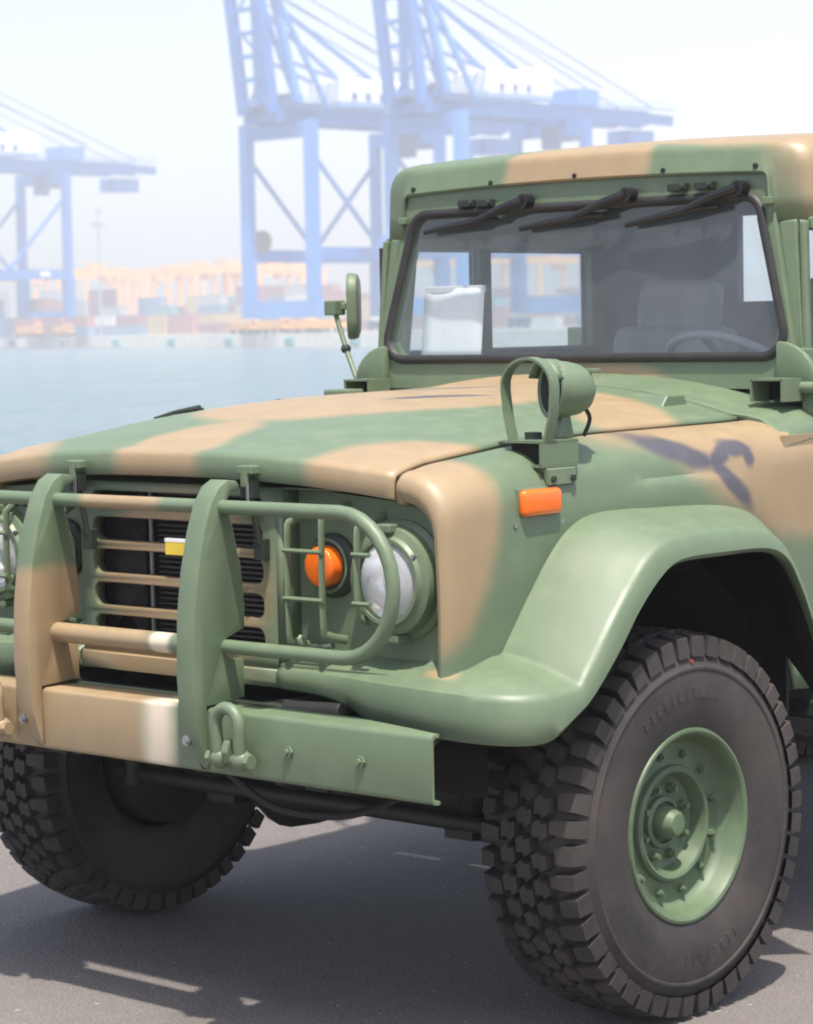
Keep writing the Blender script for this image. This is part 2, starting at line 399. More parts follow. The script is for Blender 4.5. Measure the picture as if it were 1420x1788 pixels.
# far quay
Q0 = Vector((-605.694, 477.822, 0)); Q1 = Vector((-364.798, 368.105, 0)); qd = (Q1 - Q0).normalized(); qn = Vector((-qd.y, qd.x, 0))
if qn.dot(fh) < 0: qn = -qn
qa = Q0 - qd * 260; qb = Q1 + qd * 300
def quad_prism(name, a, b, depth, z0, z1, mat):
    mb = MB(); poly = [(p.x, p.y) for p in (a, b, b + qn * depth, a + qn * depth)]; mb.prism(poly, 'z', z0, z1); o = mb.build(name, mat); tag(o, kind='structure'); return o
quad_prism('far_quay_wall', qa, qb, 4.0, ZW - 1, ZD + .02, M['concrete'])
mb = MB(); mb.prism([(p.x, p.y) for p in (qa + qn * 4.0, qb + qn * 4.0, qb + qn * 600, qa + qn * 600)], 'z', ZW - 1, ZD); tag(mb.build('yard', M['deck']), kind='structure')
# rubber fenders hung on the far quay face
fcol = ['leftmost', 'second from the left', 'third from the left', 'fourth from the left', 'fifth from the left', 'sixth from the left', 'seventh from the left', 'eighth from the left']
fend = MB(); fend.box((0, 0, 0), (3.4, .9, 1.7)); fend.box((0, -.5, 0), (2.8, .3, 1.3)); fme = fend.data('quay_fender', M['teal'], bevel=.12)
for k, p in enumerate([(-590.86, 471.07), (-541.1, 448.4), (-495.27, 427.53), (-453.51, 408.51), (-415.74, 391.31), (-380.53, 375.27), (-347., 360.0)]):
    o = bpy.data.objects.new('quay_fender', fme); col.objects.link(o); q = Vector((p[0], p[1], ZW + 1.15)) - qn * .35
    o.location = q; o.rotation_euler = (0, 0, math.atan2(qd.y, qd.x))
    tag(o, 'teal rubber fender block on the far cream quay wall, %s' % fcol[k], 'fender', 'fenders along the far quay wall')

# ------------------------------------------------------------------ quay cranes
def ship_crane(u_w2, D, label, up=True, reel=False, S=20., G=39.):
    al = rh * .70 + fh * .714; bl = rh * .714 - fh * .70          # landward, along the quay towards us
    O = place(u_w2, D, ZD)
    root = empty('ship_to_shore_crane', O); tag(root, label, 'crane', 'blue container cranes on the far quay')
    def P(a, b, z): return al * a + bl * b + V(0, 0, z)
    def beam(name, p0, p1, w, h=None, mat=M['crane_blue'], par=root, up_=(0, 0, 1)):
        m = MB(); m.bar(p0, p1, w, h, up_); return m.build(name, mat, par)
    H = 41.0
    for a in (0, G):
        for b in (0, -S):
            leg = MB()
            if a == 0:
                leg.bar(P(a, b, 4), P(a, b, H + 3.5), 2.3, 2.3, al)
            else:
                leg.bar(P(a, b, 16), P(a, b, H), 2.0, 2.0, al); leg.bar(P(a, b, 4), P(a + .4 * 0, b, 16), 2.6, 2.6, al)
            leg.build('leg', M['crane_pale'] if a == 0 else M['crane_blue'], root)
            bog = MB()
            for k in (-1, 0, 1):
                bog.bar(P(a, b + k * 2.2 - .8, 1.6), P(a, b + k * 2.2 + .8, 1.6), 1.2, 1.4); bog.cyl(P(a - .4, b + k * 2.2, .6), P(a + .4, b + k * 2.2, .6), .6, n=10)
            bog.build('bogie', M['crane_dark'], root)
        beam('sill_beam', P(a, 1.6, 5.0), P(a, -S - 1.6, 5.0), 2.2, 3.6, M['crane_pale'])
        beam('head_beam', P(a, 1, H + 1.6), P(a, -S - 1, H + 1.6), 2.0, 3.2)
    for b in (0, -S):
        beam('tie_beam', P(0, b, 16.6), P(G, b, 16.6), 1.5, 2.7, M['crane_blue'])
        beam('brace', P(.8, b, H - 4), P(G / 2, b, 18), .75); beam('brace', P(G - .8, b, H - 4), P(G / 2, b, 18), .75)
        m = MB(); m.box(P(G * .78, b + 1.0, 16.7), (.25, 3.2, 1.3), Matrix.Rotation(math.atan2(al.y, al.x) + math.pi / 2, 3, 'Z')); m.build('name_plate', M['crane_white'], root)
    bm_ = [-S / 2 - 4.5, -S / 2 + 4.5]
    for b in bm_:
        beam('girder', P(-5, b, H + 4.8), P(G + 27, b, H + 4.8), 1.6, 3.2)
        beam('girder_tip', P(G + 27, b, H + 4.9), P(G + 36, b, H + 4.6), 1.4, 2.2)
        beam('walkway', P(-4, b + 1.4, H + 6.9), P(G + 35, b + 1.4, H + 6.9), 1.0, .25, M['crane_pale'])
        rail = MB(); rail.bar(P(-4, b + 1.9, H + 8.1), P(G + 35, b + 1.9, H + 8.1), .12)
        for k in range(16): rail.bar(P(-4 + k * (G + 39) / 15, b + 1.9, H + 7), P(-4 + k * (G + 39) / 15, b + 1.9, H + 8.1), .1)
        rail.build('handrail', M['crane_pale'], root)
    for k in range(9): beam('cross_beam', P(-3 + k * (G + 30) / 8, bm_[0], H + 4.4), P(-3 + k * (G + 30) / 8, bm_[1], H + 4.4), .8, 1.6)
    m = MB(); m.box(P(G * .62, -S / 2, H + 10.2), (G * .52, 11, 6.0), Matrix.Rotation(math.atan2(al.y, al.x), 3, 'Z')); hs = m.build('machinery_house', M['crane_white'], root, bevel=1.0, seg=3)
    m = MB(); m.box(P(G * .62, -S / 2, H + 13.6), (G * .44, 7, .8), Matrix.Rotation(math.atan2(al.y, al.x), 3, 'Z')); m.build('house_roof', M['crane_white'], hs)
    for k in range(3):
        m = MB(); m.box(P(G * .45 + k * 4.2, -S / 2 + 5.56, H + 9.4), (1.3, .15, 1.6), Matrix.Rotation(math.atan2(al.y, al.x), 3, 'Z')); m.build('vent', M['crane_dark'], hs)
    m = MB(); m.box(P(G + 8, -S / 2, H + 8.6), (7, 8, 3.6), Matrix.Rotation(math.atan2(al.y, al.x), 3, 'Z')); m.build('winch_house', M['crane_pale'], root)
    m = MB(); m.box(P(G + 1, -S / 2 + 2, H + .6), (7, 5, 3.0), Matrix.Rotation(math.atan2(al.y, al.x), 3, 'Z')); m.box(P(G - 2, -S / 2 + 2, H - 1.6), (3, 3, 2.6), Matrix.Rotation(math.atan2(al.y, al.x), 3, 'Z')); m.build('trolley', M['crane_dark'], root)
    m = MB(); m.box(P(G + 26, -S / 2 + 1, H + .4), (9, 6, 3.6), Matrix.Rotation(math.atan2(al.y, al.x), 3, 'Z')); m.build('maintenance_cage', M['crane_blue'], root)
    m = MB(); m.box(P(2, -S / 2, H + 6.4), (9, 16, 1.6), Matrix.Rotation(math.atan2(al.y, al.x), 3, 'Z')); m.box(P(6, -S / 2 - 3, H + 8.4), (4, 5, 3), Matrix.Rotation(math.atan2(al.y, al.x), 3, 'Z')); m.build('hinge_platform', M['crane_dark'], root)
    AP = 74.
    for b in bm_:
        beam('mast_leg', P(.5, b - (1.6 if b == bm_[0] else -1.6), H + 6), P(-3.5, b * .55 - S * .225, AP), 1.5, 1.5, M['crane_pale'])
        beam('back_mast_leg', P(11, b, H + 6), P(-2.0, b * .55 - S * .225, AP - 3), .9, .9, M['crane_pale'])
        beam('back_stay', P(G * .62, b, H + 13), P(-1, b * .6 - S * .2, AP - 6), .8, .8)
        beam('back_stay', P(G * .45, b, H + 12), P(2, b * .6 - S * .2, AP - 17), .6, .6)
        m = MB(); m.cyl(P(-2, b * .6 - S * .2, AP), P(G + 30, b, H + 7), .17, n=6); m.build('stay_cable', M['crane_dark'], root)
        m = MB(); m.cyl(P(-1, b * .6 - S * .2, AP - 4), P(G + 12, b, H + 11), .17, n=6); m.build('stay_cable', M['crane_dark'], root)
    beam('mast_head', P(-3.2, -S / 2 - 6, AP - 1), P(-3.2, -S / 2 + 6, AP - 1), 2., 3., M['crane_blue'])
    beam('mast_tie', P(-1.5, -S / 2 - 5, H + 20), P(-1.5, -S / 2 + 5, H + 20), .8, .8)
    if up:      # boom lifted to its parked position over the waterside legs
        ang = R(7.5); 
        for b in bm_:
            g = MB(); g.bar(P(-5.5, b, H + 5), P(-5.5 - 58 * math.sin(ang), b, H + 5 + 58 * math.cos(ang)), 1.6, 2.3, al); g.build('boom_girder', M['crane_blue'], root)
        for k in range(12):
            t = (k + .5) / 12 * 58; z = H + 5 + t * math.cos(ang); a = -5.5 - t * math.sin(ang)
            beam('boom_cross_beam', P(a, bm_[0], z), P(a, bm_[1], z), .7, .9)
        for k in range(6):
            t = k / 6 * 58; t2 = (k + 1) / 6 * 58
            beam('boom_brace', P(-5.5 - t * math.sin(ang), bm_[k % 2], H + 5 + t * math.cos(ang)), P(-5.5 - t2 * math.sin(ang), bm_[1 - k % 2], H + 5 + t2 * math.cos(ang)), .45)
    if reel:
        m = MB(); c = P(3.4, -S + .6, 19.8); m.cyl(c - bl * .4, c + bl * .4, 2.4, n=24); m.cyl(c - bl * .8, c + bl * .8, .6, n=12); m.build('cable_reel', M['reel'], root, smooth=40)
    st = MB()
    for k in range(12):
        st.bar(P(G + 1.6, -1.0 if k % 2 else -3.2, 6 + k * 3.2), P(G + 1.6, -3.2 if k % 2 else -1.0, 9.2 + k * 3.2), .5, .2)
    st.build('stair_tower', M['crane_pale'], root)
    return root
ship_crane(558, 552, 'blue crane with raised boom in the middle of the sky, left of the truck roof', reel=True)
ship_crane(818, 536, 'blue crane with raised boom rising directly behind the truck roof')
ship_crane(-75, 690, 'more distant blue crane cut off by the left edge of the picture')

# ------------------------------------------------------------------ container yard
cols = {'rust red': (.46, .20, .17), 'maroon': (.34, .15, .17), 'steel blue': (.20, .30, .45), 'teal green': (.18, .38, .38), 'light grey': (.52, .52, .53), 'white': (.78, .78, .76), 'ochre yellow': (.66, .50, .25)}
def corrugated(c, n):
    m, nt, b = base_mat(n + '_container_paint')
    tc = N(nt, 'ShaderNodeTexCoord'); wv = N(nt, 'ShaderNodeTexWave'); wv.inputs['Scale'].default_value = 1.1; nt.links.new(tc.outputs['Object'], wv.inputs['Vector'])
    nz = noise_node(nt, .6, 4)
    nt.links.new(mixc(nt, mrange(nt, nz.outputs[0], .3, .7, 0, .35), c, tuple(x * .6 for x in c)), b.inputs['Base Color']); b.inputs['Roughness'].default_value = .6
    bump(nt, wv.outputs[0], .6, .05, b); return m
cme = {}
for n, c in cols.items():
    m = MB(); m.box((0, 0, 1.295), (12.0, 2.3, 2.45)); 
    for sx in (-1, 1):
        for sy in (-1, 1): m.box((sx * 6.02, sy * 1.14, 1.295), (.18, .18, 2.55))
    for sz in (.06, 2.53):
        for sy in (-1, 1): m.box((0, sy * 1.15, sz), (12.1, .14, .12))
        for sx in (-1, 1): m.box((sx * 6.03, 0, sz), (.14, 2.3, .12))
    cme[n] = m.data('shipping_container', corrugated(c, n.replace(' ', '_')))
blv = rh * .58 - fh * .81; crot = math.atan2(blv.y, blv.x)
rr = random.Random(11); names = list(cols)
wts = [5, 3, 3, 2, 3, 2, 1]
ZONES = [(40, 'behind the far left crane'), (180, 'left of the light mast'), (300, 'just right of the light mast'), (425, 'left of the middle crane'), (550, 'inside the middle crane legs'), (700, 'beyond the side mirror'), (840, 'seen through the front cab window'), (2000, 'seen through the rear cab window')]
TIERS = ['ground', 'second', 'third', 'fourth', 'fifth']; ROWS = ['front', 'middle', 'back']
def container(p, n, u, j, row):
    o = bpy.data.objects.new('shipping_container', cme[n]); col.objects.link(o); o.location = p; o.rotation_euler = (0, 0, crot)
    tag(o, '%s container, %s tier, %s row, %s' % (n, TIERS[j], ROWS[row], next(z for lim, z in ZONES if u < lim)), 'container', '%s containers in the far stacks' % n)
for row, (D0, n_, hmax) in enumerate(((640, 25, 3), (672, 26, 4), (705, 26, 5))):
    for k in range(n_):
        u = -30 + k * (1075 / (n_ - 1)) + (row * 24); D = D0 + (12 if k % 2 else 0) + 60 * (1 - u / 1000.)
        hh = max(2, min(hmax, int(rr.gauss(hmax - .6, .8))))
        run = rr.choices(names, wts)[0]
        for j in range(hh):
            if rr.random() < .6: run = rr.choices(names, wts)[0]
            container(place(u, D, ZD + j * 2.6), run, u, j, row)
same = {}
for o in list(col.objects):
    if o.get('category') == 'container': same.setdefault(o['label'], []).append(o)
for lab, L in same.items():
    if len(L) > 1:
        L.sort(key=lambda o: (o.location - CAM).dot(rh) / (o.location - CAM).dot(fh))
        for k, o in enumerate(L): o['label'] = lab + ', ' + (['leftmost', 'second from left', 'third from left', 'fourth from left', 'fifth from left'][k])
# yard gantry cranes
def yard_crane():
    root = empty('yard_gantry_crane')
    for sx in (-1, 1):
        for sy in (-1, 1):
            m = MB(); m.bar((sx * 11.5, sy * 4.5, 1.5), (sx * 11.5, sy * 3.6, 18), 1.1, 1.1, (1, 0, 0)); m.build('leg', M['orange'], root)
        m = MB(); m.bar((sx * 11.5, -6.5, 1.6), (sx * 11.5, 6.5, 1.6), 1.2, 1.4); m.build('sill_beam', M['orange'], root)
        for sy in (-1, 1):
            w = MB(); w.cyl((sx * 11.5 - .4, sy * 5, .8), (sx * 11.5 + .4, sy * 5, .8), .8, n=12); w.build('wheel', M['black'], root)
    for sy in (-1, 1):
        m = MB(); m.bar((-13.5, sy * 3.2, 18.8), (13.5, sy * 3.2, 18.8), 1.2, 1.9); m.build('girder', M['orange'], root)
    m = MB(); m.box((3, 0, 20.6), (5, 5, 1.9)); m.box((5.5, 0, 17.2), (2.2, 2.4, 2.4)); m.build('trolley', M['orange'], root)
    m = MB(); m.box((-11.5, 4.9, 4), (2, 1.5, 3)); m.build('engine_house', M['orange'], root)
    return root
yc = yard_crane()
words = ['beside the lone light mast', 'just right of the light mast', 'left of the middle crane', 'behind the far left crane', 'far behind the middle crane', 'seen through the front cab window', 'seen through the cab side window', 'seen at the right of the cab side window', 'between the light mast and the middle crane', 'nearest the waterside leg of the middle crane', 'behind the middle crane sill beam', 'second right of the light mast']
for i, (u, D) in enumerate([(163, 800), (205, 860), (395, 790), (30, 880), (470, 800), (745, 760), (880, 740), (955, 760), (300, 830), (345, 800), (510, 850), (262, 880)]):
    o = yc if i == 0 else copy_tree(yc)
    o.location = place(u, D, ZD); o.rotation_euler = (0, 0, crot + math.pi / 2 + rr.uniform(-.1, .1))
    tag(o, 'orange gantry crane above the container stacks, %s' % words[i], 'gantry crane', 'orange yard gantry cranes')
# yard tractors under the cranes
def tractor():
    root = empty('yard_tractor')
    m = MB(); m.prism([(-1.3, 1.0), (1.3, 1.0), (1.3, 1.9), (.9, 3.0), (-1.0, 3.0), (-1.3, 2.6)], 'y', -1.1, 1.1); m.build('cab', M['orange'], root, bevel=.08)
    m = MB(); m.box((-6, 0, 1.1), (10, 2.2, .5)); m.box((-1.8, 0, 1.0), (1.5, 2.0, .6)); m.build('chassis', M['orange'], root)
    m = MB(); m.box((1.12, 0, 2.35), (.3, 1.9, .7)); m.build('windscreen', M['near_black'], root)
    for x in (.4, -2.6, -8.6, -9.8):
        for s in (-1, 1):
            w = MB(); w.cyl((x, s * .8, .5), (x, s * 1.15, .5), .5, n=12); w.build('wheel', M['black'], root)
    m = MB(); m.box((-6, 0, 2.0), (9, 2.0, 1.3)); m.build('load_frame', M['orange'], root, bevel=.1)
    return root
tr0 = tractor()
tw = ['at the foot of the waterside leg', 'under the near end of the sill beam', 'at the right foot of the sill beam', 'under the far left crane', 'just right of the far left crane', 'beyond the round mirror']
for i, (u, D) in enumerate([(450, 560), (505, 548), (548, 540), (75, 690), (130, 680), (600, 525)]):
    o = tr0 if i == 0 else copy_tree(tr0)
    o.location = place(u, D, ZD); o.rotation_euler = (0, 0, math.atan2(qd.y, qd.x) + (0.2 if i % 2 else 0.05))
    tag(o, 'orange yard tractor parked on the far quay, %s' % tw[i], 'tractor', 'orange tractors under the cranes')
lm = empty('light_mast', place(186, 700, ZD)); tag(lm, 'tall thin grey light mast standing alone above the container stacks', 'light mast')
m = MB(); m.cyl((0, 0, 0), (0, 0, 33), .38, .2, n=10); m.build('pole', M['grey_metal'], lm, smooth=40)
m = MB(); m.cyl((0, 0, 29.2), (0, 0, 29.8), 1.5, n=12); m.build('lamp_ring', M['grey_metal'], lm)
for k in range(6):
    m = MB(); m.box((1.5 * math.cos(k * 1.047), 1.5 * math.sin(k * 1.047), 29.3), (.6, .6, .7)); m.build('lamp', M['grey_metal'], lm)
m = MB(); m.box((.9, 0, 33), (.5, .5, 1.2)); m.box((-.9, .2, 33.3), (.5, .5, .8)); m.bar((-1.1, 0, 32.3), (1.1, 0, 32.3), .15); m.build('top_bracket', M['grey_metal'], lm)

# ================================================================== THE TRUCK
truck = empty('military_truck'); tag(truck, 'green and tan camouflaged military truck parked on the quay, front wheels and grille facing us', 'truck')
YE = [-.69, -.62, -.55, -.27, .06, .57, .8]; ZE = [1.300, 1.309, 1.327, 1.355, 1.369, 1.374, 1.380]
def zedge(y): return interp(y, YE, ZE)
def hoodz(x, y):
    s = (y + .66) / 1.44; cr = .042 + .035 * smooth((y + .66) / .6) + .012 * s
    return zedge(y) + cr * (1 - min(1, abs(x) / .72) ** 2.4)
# hood
rings = []
HX = [-.713 + 1.426 * k / 48 for k in range(49)]
def yfront(x): return -.688 + .05 * (abs(x) / .72) ** 2
for x in HX:
    yf = yfront(x); zt = hoodz(x, -.655); ring = []
    ring.append(V(x, yf + .028, zt - .066)); ring.append(V(x, yf + .004, zt - .062)); ring.append(V(x, yf, zt - .055))
    ring.append(V(x, yf + .001, zt - .016)); ring.append(V(x, yf + .006, zt - .006)); ring.append(V(x, yf + .018, zt - .0005))
    y0 = yf + .03
    for k in range(36):
        y = lerp(y0, .655, k / 35); z = hoodz(x, y)
        e = abs(x) / .713
        ring.append(V(x, y, z - (.004 if e > .999 else 0)))
    rings.append(ring)
mb = MB(); mb.loft(rings); hood = mb.build('hood', M['hood'], truck, smooth=40, solid=.012)
# fenders, right-hand one in the picture first
FI_Y = [-.65, -.62, -.49, -.37, -.266, -.16, 0, .28, .42, .54, .60, .66, .9]; FI_Z = [.855, .859, .888, 1.018, 1.126, 1.177, 1.18, 1.171, 1.158, 1.129, 1.0, .72, .70]
def fender(s):
    rings = []
    st = [(-.580, .060), (-.624, .058), (-.631, .050), (-.632, .040), (-.629, .026), (-.621, .014), (-.606, .006), (-.585, .002)]
    st += [(-.56 + k * .03, 0.) for k in range(47)]
    for y, d in st:
        zt = zedge(max(y, -.60)) - d - .019 * smooth((y + .66) / .10); zb = interp(y, FI_Y, FI_Z) - .035
        xs = .86 - d * .30 - .009 * (max(0, (-.42 - y) / .23)) ** 2
        ring = [V(.7265, y, zt - .075 + d), V(.7265, y, zt - .004), V(.731, y, zt)]
        xa = max(.738, .748 - d * .5); rx = xs - xa; rz = .100 + d * .1
        ring.append(V(lerp(.731, xa, .6), y, zt - .001))
        for k in range(7):
            a = R(90 - 90 * k / 6); ring.append(V(xa + rx * math.cos(a), y, zt - rz + (rz - .002) * math.sin(a)))
        z0 = zt - rz
        for k in range(1, 13):
            z = lerp(z0, zb, k / 12)
            bul = .011 * smooth((y - .015) / .035) * smooth((1.285 - z) / .06) * smooth((.50 - y) / .2)
            ring.append(V(xs + bul + .006 * math.sin(math.pi * k / 12), y, z))
        rings.append([V(p.x * s, p.y, p.z) for p in ring])
    mb = MB(); mb.loft(rings if s > 0 else rings[::-1]); return mb.build('fender', M['fender'], truck, smooth=38, solid=.01, recalc=False, off=-1 if s > 0 else -1)
fenders = [fender(1), fender(-1)]
fenders[0]['label'] = 'fender above the wheel nearest us, tan at its front corner with a black sprayed streak'
# flares
FL = [  # I (inner), U (outer upper edge), L (outer lower edge)
    ((.35, -.60, .845), (.35, -.649, .841), (.35, -.649, .802)),
    ((.48, -.60, .846), (.48, -.650, .841), (.48, -.650, .795)),
    ((.57, -.60, .848), (.57, -.652, .840), (.57, -.652, .778)),
    ((.66, -.605, .852), (.66, -.66, .839), (.66, -.661, .748)),
    ((.80, -.61, .862), (.82, -.668, .836), (.82, -.672, .740)),
    ((.86, -.565, .872), (.95, -.658, .832), (.955, -.664, .735)),
    ((.866, -.53, .882), (1.035, -.615, .831), (1.045, -.622, .732)),
    ((.866, -.50, .890), (1.07, -.545, .831), (1.083, -.555, .738)),
    ((.868, -.468, .894), (1.072, -.462, .834), (1.085, -.470, .780)),
    ((.868, -.445, .922), (1.072, -.428, .864), (1.085, -.415, .815)),
    ((.868, -.36, 1.03), (1.070, -.33, .972), (1.085, -.33, .895)),
    ((.868, -.29, 1.11), (1.068, -.25, 1.055), (1.085, -.25, .985)),
    ((.868, -.22, 1.162), (1.066, -.175, 1.112), (1.085, -.165, 1.055)),
    ((.868, -.14, 1.184), (1.064, -.10, 1.134), (1.085, -.09, 1.085)),
    ((.868, .0, 1.186), (1.062, .06, 1.139), (1.085, .06, 1.088)),
    ((.868, .25, 1.180), (1.062, .22, 1.133), (1.085, .24, 1.084)),
    ((.868, .40, 1.166), (1.062, .31, 1.104), (1.085, .325, 1.055)),
    ((.868, .50, 1.135), (1.064, .375, 1.04), (1.085, .38, .99)),
    ((.868, .56, 1.06), (1.066, .43, .94), (1.085, .435, .89)),
    ((.868, .60, .95), (1.066, .48, .82), (1.085, .485, .78)),
    ((.868, .64, .80), (1.066, .53, .68), (1.085, .535, .65))]
def flare(s):
    I = catmull([V(*a) for a, b, c in FL], 4); U = catmull([V(*b) for a, b, c in FL], 4); L = catmull([V(*c) for a, b, c in FL], 4)
    rings = []
    for i, u, l in zip(I, U, L):
        out = (u - i); out.z = 0; out.normalize(); n = (l - u)
        ring = [i + V(0, 0, -.02) , i, i.lerp(u, .25) + V(0, 0, .004), i.lerp(u, .55) + V(0, 0, .006), i.lerp(u, .82) + V(0, 0, .003), u - out * .005 , u + out * .004 + n * .05, u + out * .007 + n * .16,
                u.lerp(l, .55) + out * .008, u.lerp(l, .9) + out * .004, l - out * .006 + n * .02, l - out * .03, i.lerp(u, .7) * .4 + l * .6 - out * .05]
        rings.append([V(p.x * s, p.y, p.z) for p in ring])
    mb = MB(); mb.loft(rings if s > 0 else rings[::-1]); o = mb.build('wheel_flare', M['flare'], fenders[0 if s > 0 else 1], smooth=42, recalc=False, solid=.006)
    shade_rings = []
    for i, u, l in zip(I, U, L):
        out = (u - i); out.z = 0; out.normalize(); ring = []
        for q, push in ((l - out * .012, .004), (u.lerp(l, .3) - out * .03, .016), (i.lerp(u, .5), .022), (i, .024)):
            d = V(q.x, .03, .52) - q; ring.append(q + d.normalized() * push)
        shade_rings.append([V(q.x * s, q.y, q.z) for q in ring])
    mb = MB(); mb.loft(shade_rings[20:]); mb.build('flare_shade_sheet', M['near_black'], fenders[0 if s > 0 else 1], smooth=60, recalc=False)  # added black sheet paints the shade under the green flare
    return o
flare(1); flare(-1)
# dark inner wheel housings
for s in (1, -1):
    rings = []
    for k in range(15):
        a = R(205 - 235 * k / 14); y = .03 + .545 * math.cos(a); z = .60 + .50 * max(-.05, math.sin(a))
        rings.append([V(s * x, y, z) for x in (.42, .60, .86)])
    mb = MB(); mb.loft(rings); mb.box((s * .41, .03, .98), (.012, 1.1, .36)); mb.build('wheel_housing', M['near_black'], fenders[0 if s > 0 else 1], recalc=False)
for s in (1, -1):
    mb = MB(); mb.box((s * .65, .615, .70), (.47, .012, .62)); mb.build('mud_flap', M['near_black'], fenders[0 if s > 0 else 1])  # black flap added to cover lit panels behind the wheel
# front valance under the fascia
val = [(-.72, .742), (-.60, .748), (-.50, .79), (.0, .80), (.42, .795), (.56, .775), (.66, .748)]
mb = MB(); mb.loft([[V(x, -.62, .846), V(x, -.645, .843), V(x, -.652, .838), V(x, -.654, lerp(.836, z, .6)), V(x, -.653, z), V(x, -.62, z)] for x, z in [(-.38, .80), (-.2, .80), (.2, .80), (.38, .80)]])
mb.build('valance', M['grille'], truck, smooth=40, solid=.004)
# fascia behind the lamps
mb = MB()
for s in (1, -1):
    P = [V(.345, -.585, 1.262), V(.83, -.585, 1.225), V(.83, -.585, .882), V(.345, -.585, .882)]
    mb.add([(p.x * s, p.y, p.z) for p in P], [(0, 1, 2, 3)])
    mb.add([(.345 * s, -.585, .882), (.83 * s, -.585, .882), (.826 * s, -.642, .852), (.345 * s, -.642, .852)], [(0, 1, 2, 3)])
    mb.add([(.345 * s, -.642, .852), (.812 * s, -.642, .852), (.812 * s, -.642, .83), (.345 * s, -.642, .83)], [(0, 1, 2, 3)])
    mb.add([(.826 * s, -.575, 1.19), (.829 * s, -.612, 1.19), (.829 * s, -.612, .85), (.826 * s, -.575, .85)], [(0, 1, 2, 3)])
mb.add([(-.73, -.56, 1.268), (.73, -.56, 1.268), (.73, -.63, 1.258), (-.73, -.63, 1.258)], [(0, 1, 2, 3)])
fas = mb.build('fascia', M['flare'], truck, recalc=False, solid=.004)
# grille panel with rounded slots (proud of the fascia)
gx = .30; rows = [(1.240, 1.200), (1.175, 1.117), (1.096, 1.036), (1.014, .956), (.934, .876)]
mb = MB(); YG = -.645
def slot_panel(z0, z1, s0, s1):
    """a strip between z0 and z1 with a rounded slot s0..s1 in it"""
    r = (s1 - s0) / 2 * .8; inner = rquad(gx, gx, s0, s1, r, 5)
    outer = []
    for (x, z) in inner:
        cx = 1 if x > gx - r else (-1 if x < -gx + r else 0)
        outer.append((x, z))
    n = len(inner); m4 = n // 4
    corners = [(.345, z0), (.345, z1), (-.345, z1), (-.345, z0)]
    vs = [(x, YG, z) for x, z in inner] + [(x, YG, z) for x, z in corners] + [(x, YG + .03, z) for x, z in inner]
    fs = []
    for q in range(4):
        for k in range(m4 - 1): fs.append((n + q, q * m4 + k, q * m4 + k + 1))
        fs.append((n + q, q * m4 + m4 - 1, ((q + 1) % 4) * m4, n + (q + 1) % 4))
    for k in range(n): fs.append((k, (k + 1) % n, n + 4 + (k + 1) % n, n + 4 + k))
    mb.add(vs, fs)
edges = [1.262] + [(rows[i][1] + rows[i + 1][0]) / 2 for i in range(4)] + [.866]
for i, (a, b) in enumerate(rows): slot_panel(edges[i + 1], edges[i], b, a)
mb.add([(-.345, YG, .866), (.345, YG, .866), (.345, YG, .83), (-.345, YG, .83)], [(0, 1, 2, 3)])
for s in (1, -1): mb.add([(.345 * s, YG, 1.262), (.357 * s, YG + .008, 1.262), (.357 * s, YG + .008, .83), (.345 * s, YG, .83)], [(0, 1, 2, 3)]); mb.add([(.357 * s, YG + .008, 1.262), (.362 * s, -.58, 1.262), (.362 * s, -.58, .83), (.357 * s, YG + .008, .83)], [(0, 1, 2, 3)])
grille = mb.build('grille', M['grille'], truck, smooth=35, recalc=False, solid=.003)
mb = MB(); mb.box((0, -.545, 1.05), (.68, .02, .44)); rad = mb.build('radiator', M['near_black'], truck)
mb = MB()
for k in range(31): mb.box((.085, -.567, .86 + k * .0128), (.45, .018, .005))
mb.build('fin_stack', M['radiator'], rad)['kind'] = 'stuff'
mb = MB()
for k in range(-14, 38):
    for q in (1, -1):
        za = .87 + k * .0115; zb = za + q * .15; xa, xb = -.31, -.16
        if za < .86 or za > 1.25 or zb < .86 or zb > 1.25: continue
        mb.bar((xa, -.60, za), (xb, -.60, zb), .0022, .0022, (0, 1, 0))
mb.build('wire_mesh', M['radiator'], rad)['kind'] = 'stuff'
mb = MB(); mb.cyl((-.155, -.585, .85), (-.155, -.585, 1.25), .0055, n=8); mb.build('strut', M['strut'], rad, smooth=40)
mb = MB(); mb.box((.014, -.655, 1.108), (.074, .010, .032)); pl = mb.build('warning_plate', M['yellow'], grille, bevel=.002)
mb = MB(); mb.box((.014, -.656, 1.128), (.074, .009, .008)); mb.build('plate_top', M['white'], pl)
mb = MB(); mb.tube([(-.36, -.60, .845), (.36, -.60, .845)], .016, 8); mb.build('lower_rail', M['grille'], truck, smooth=40)
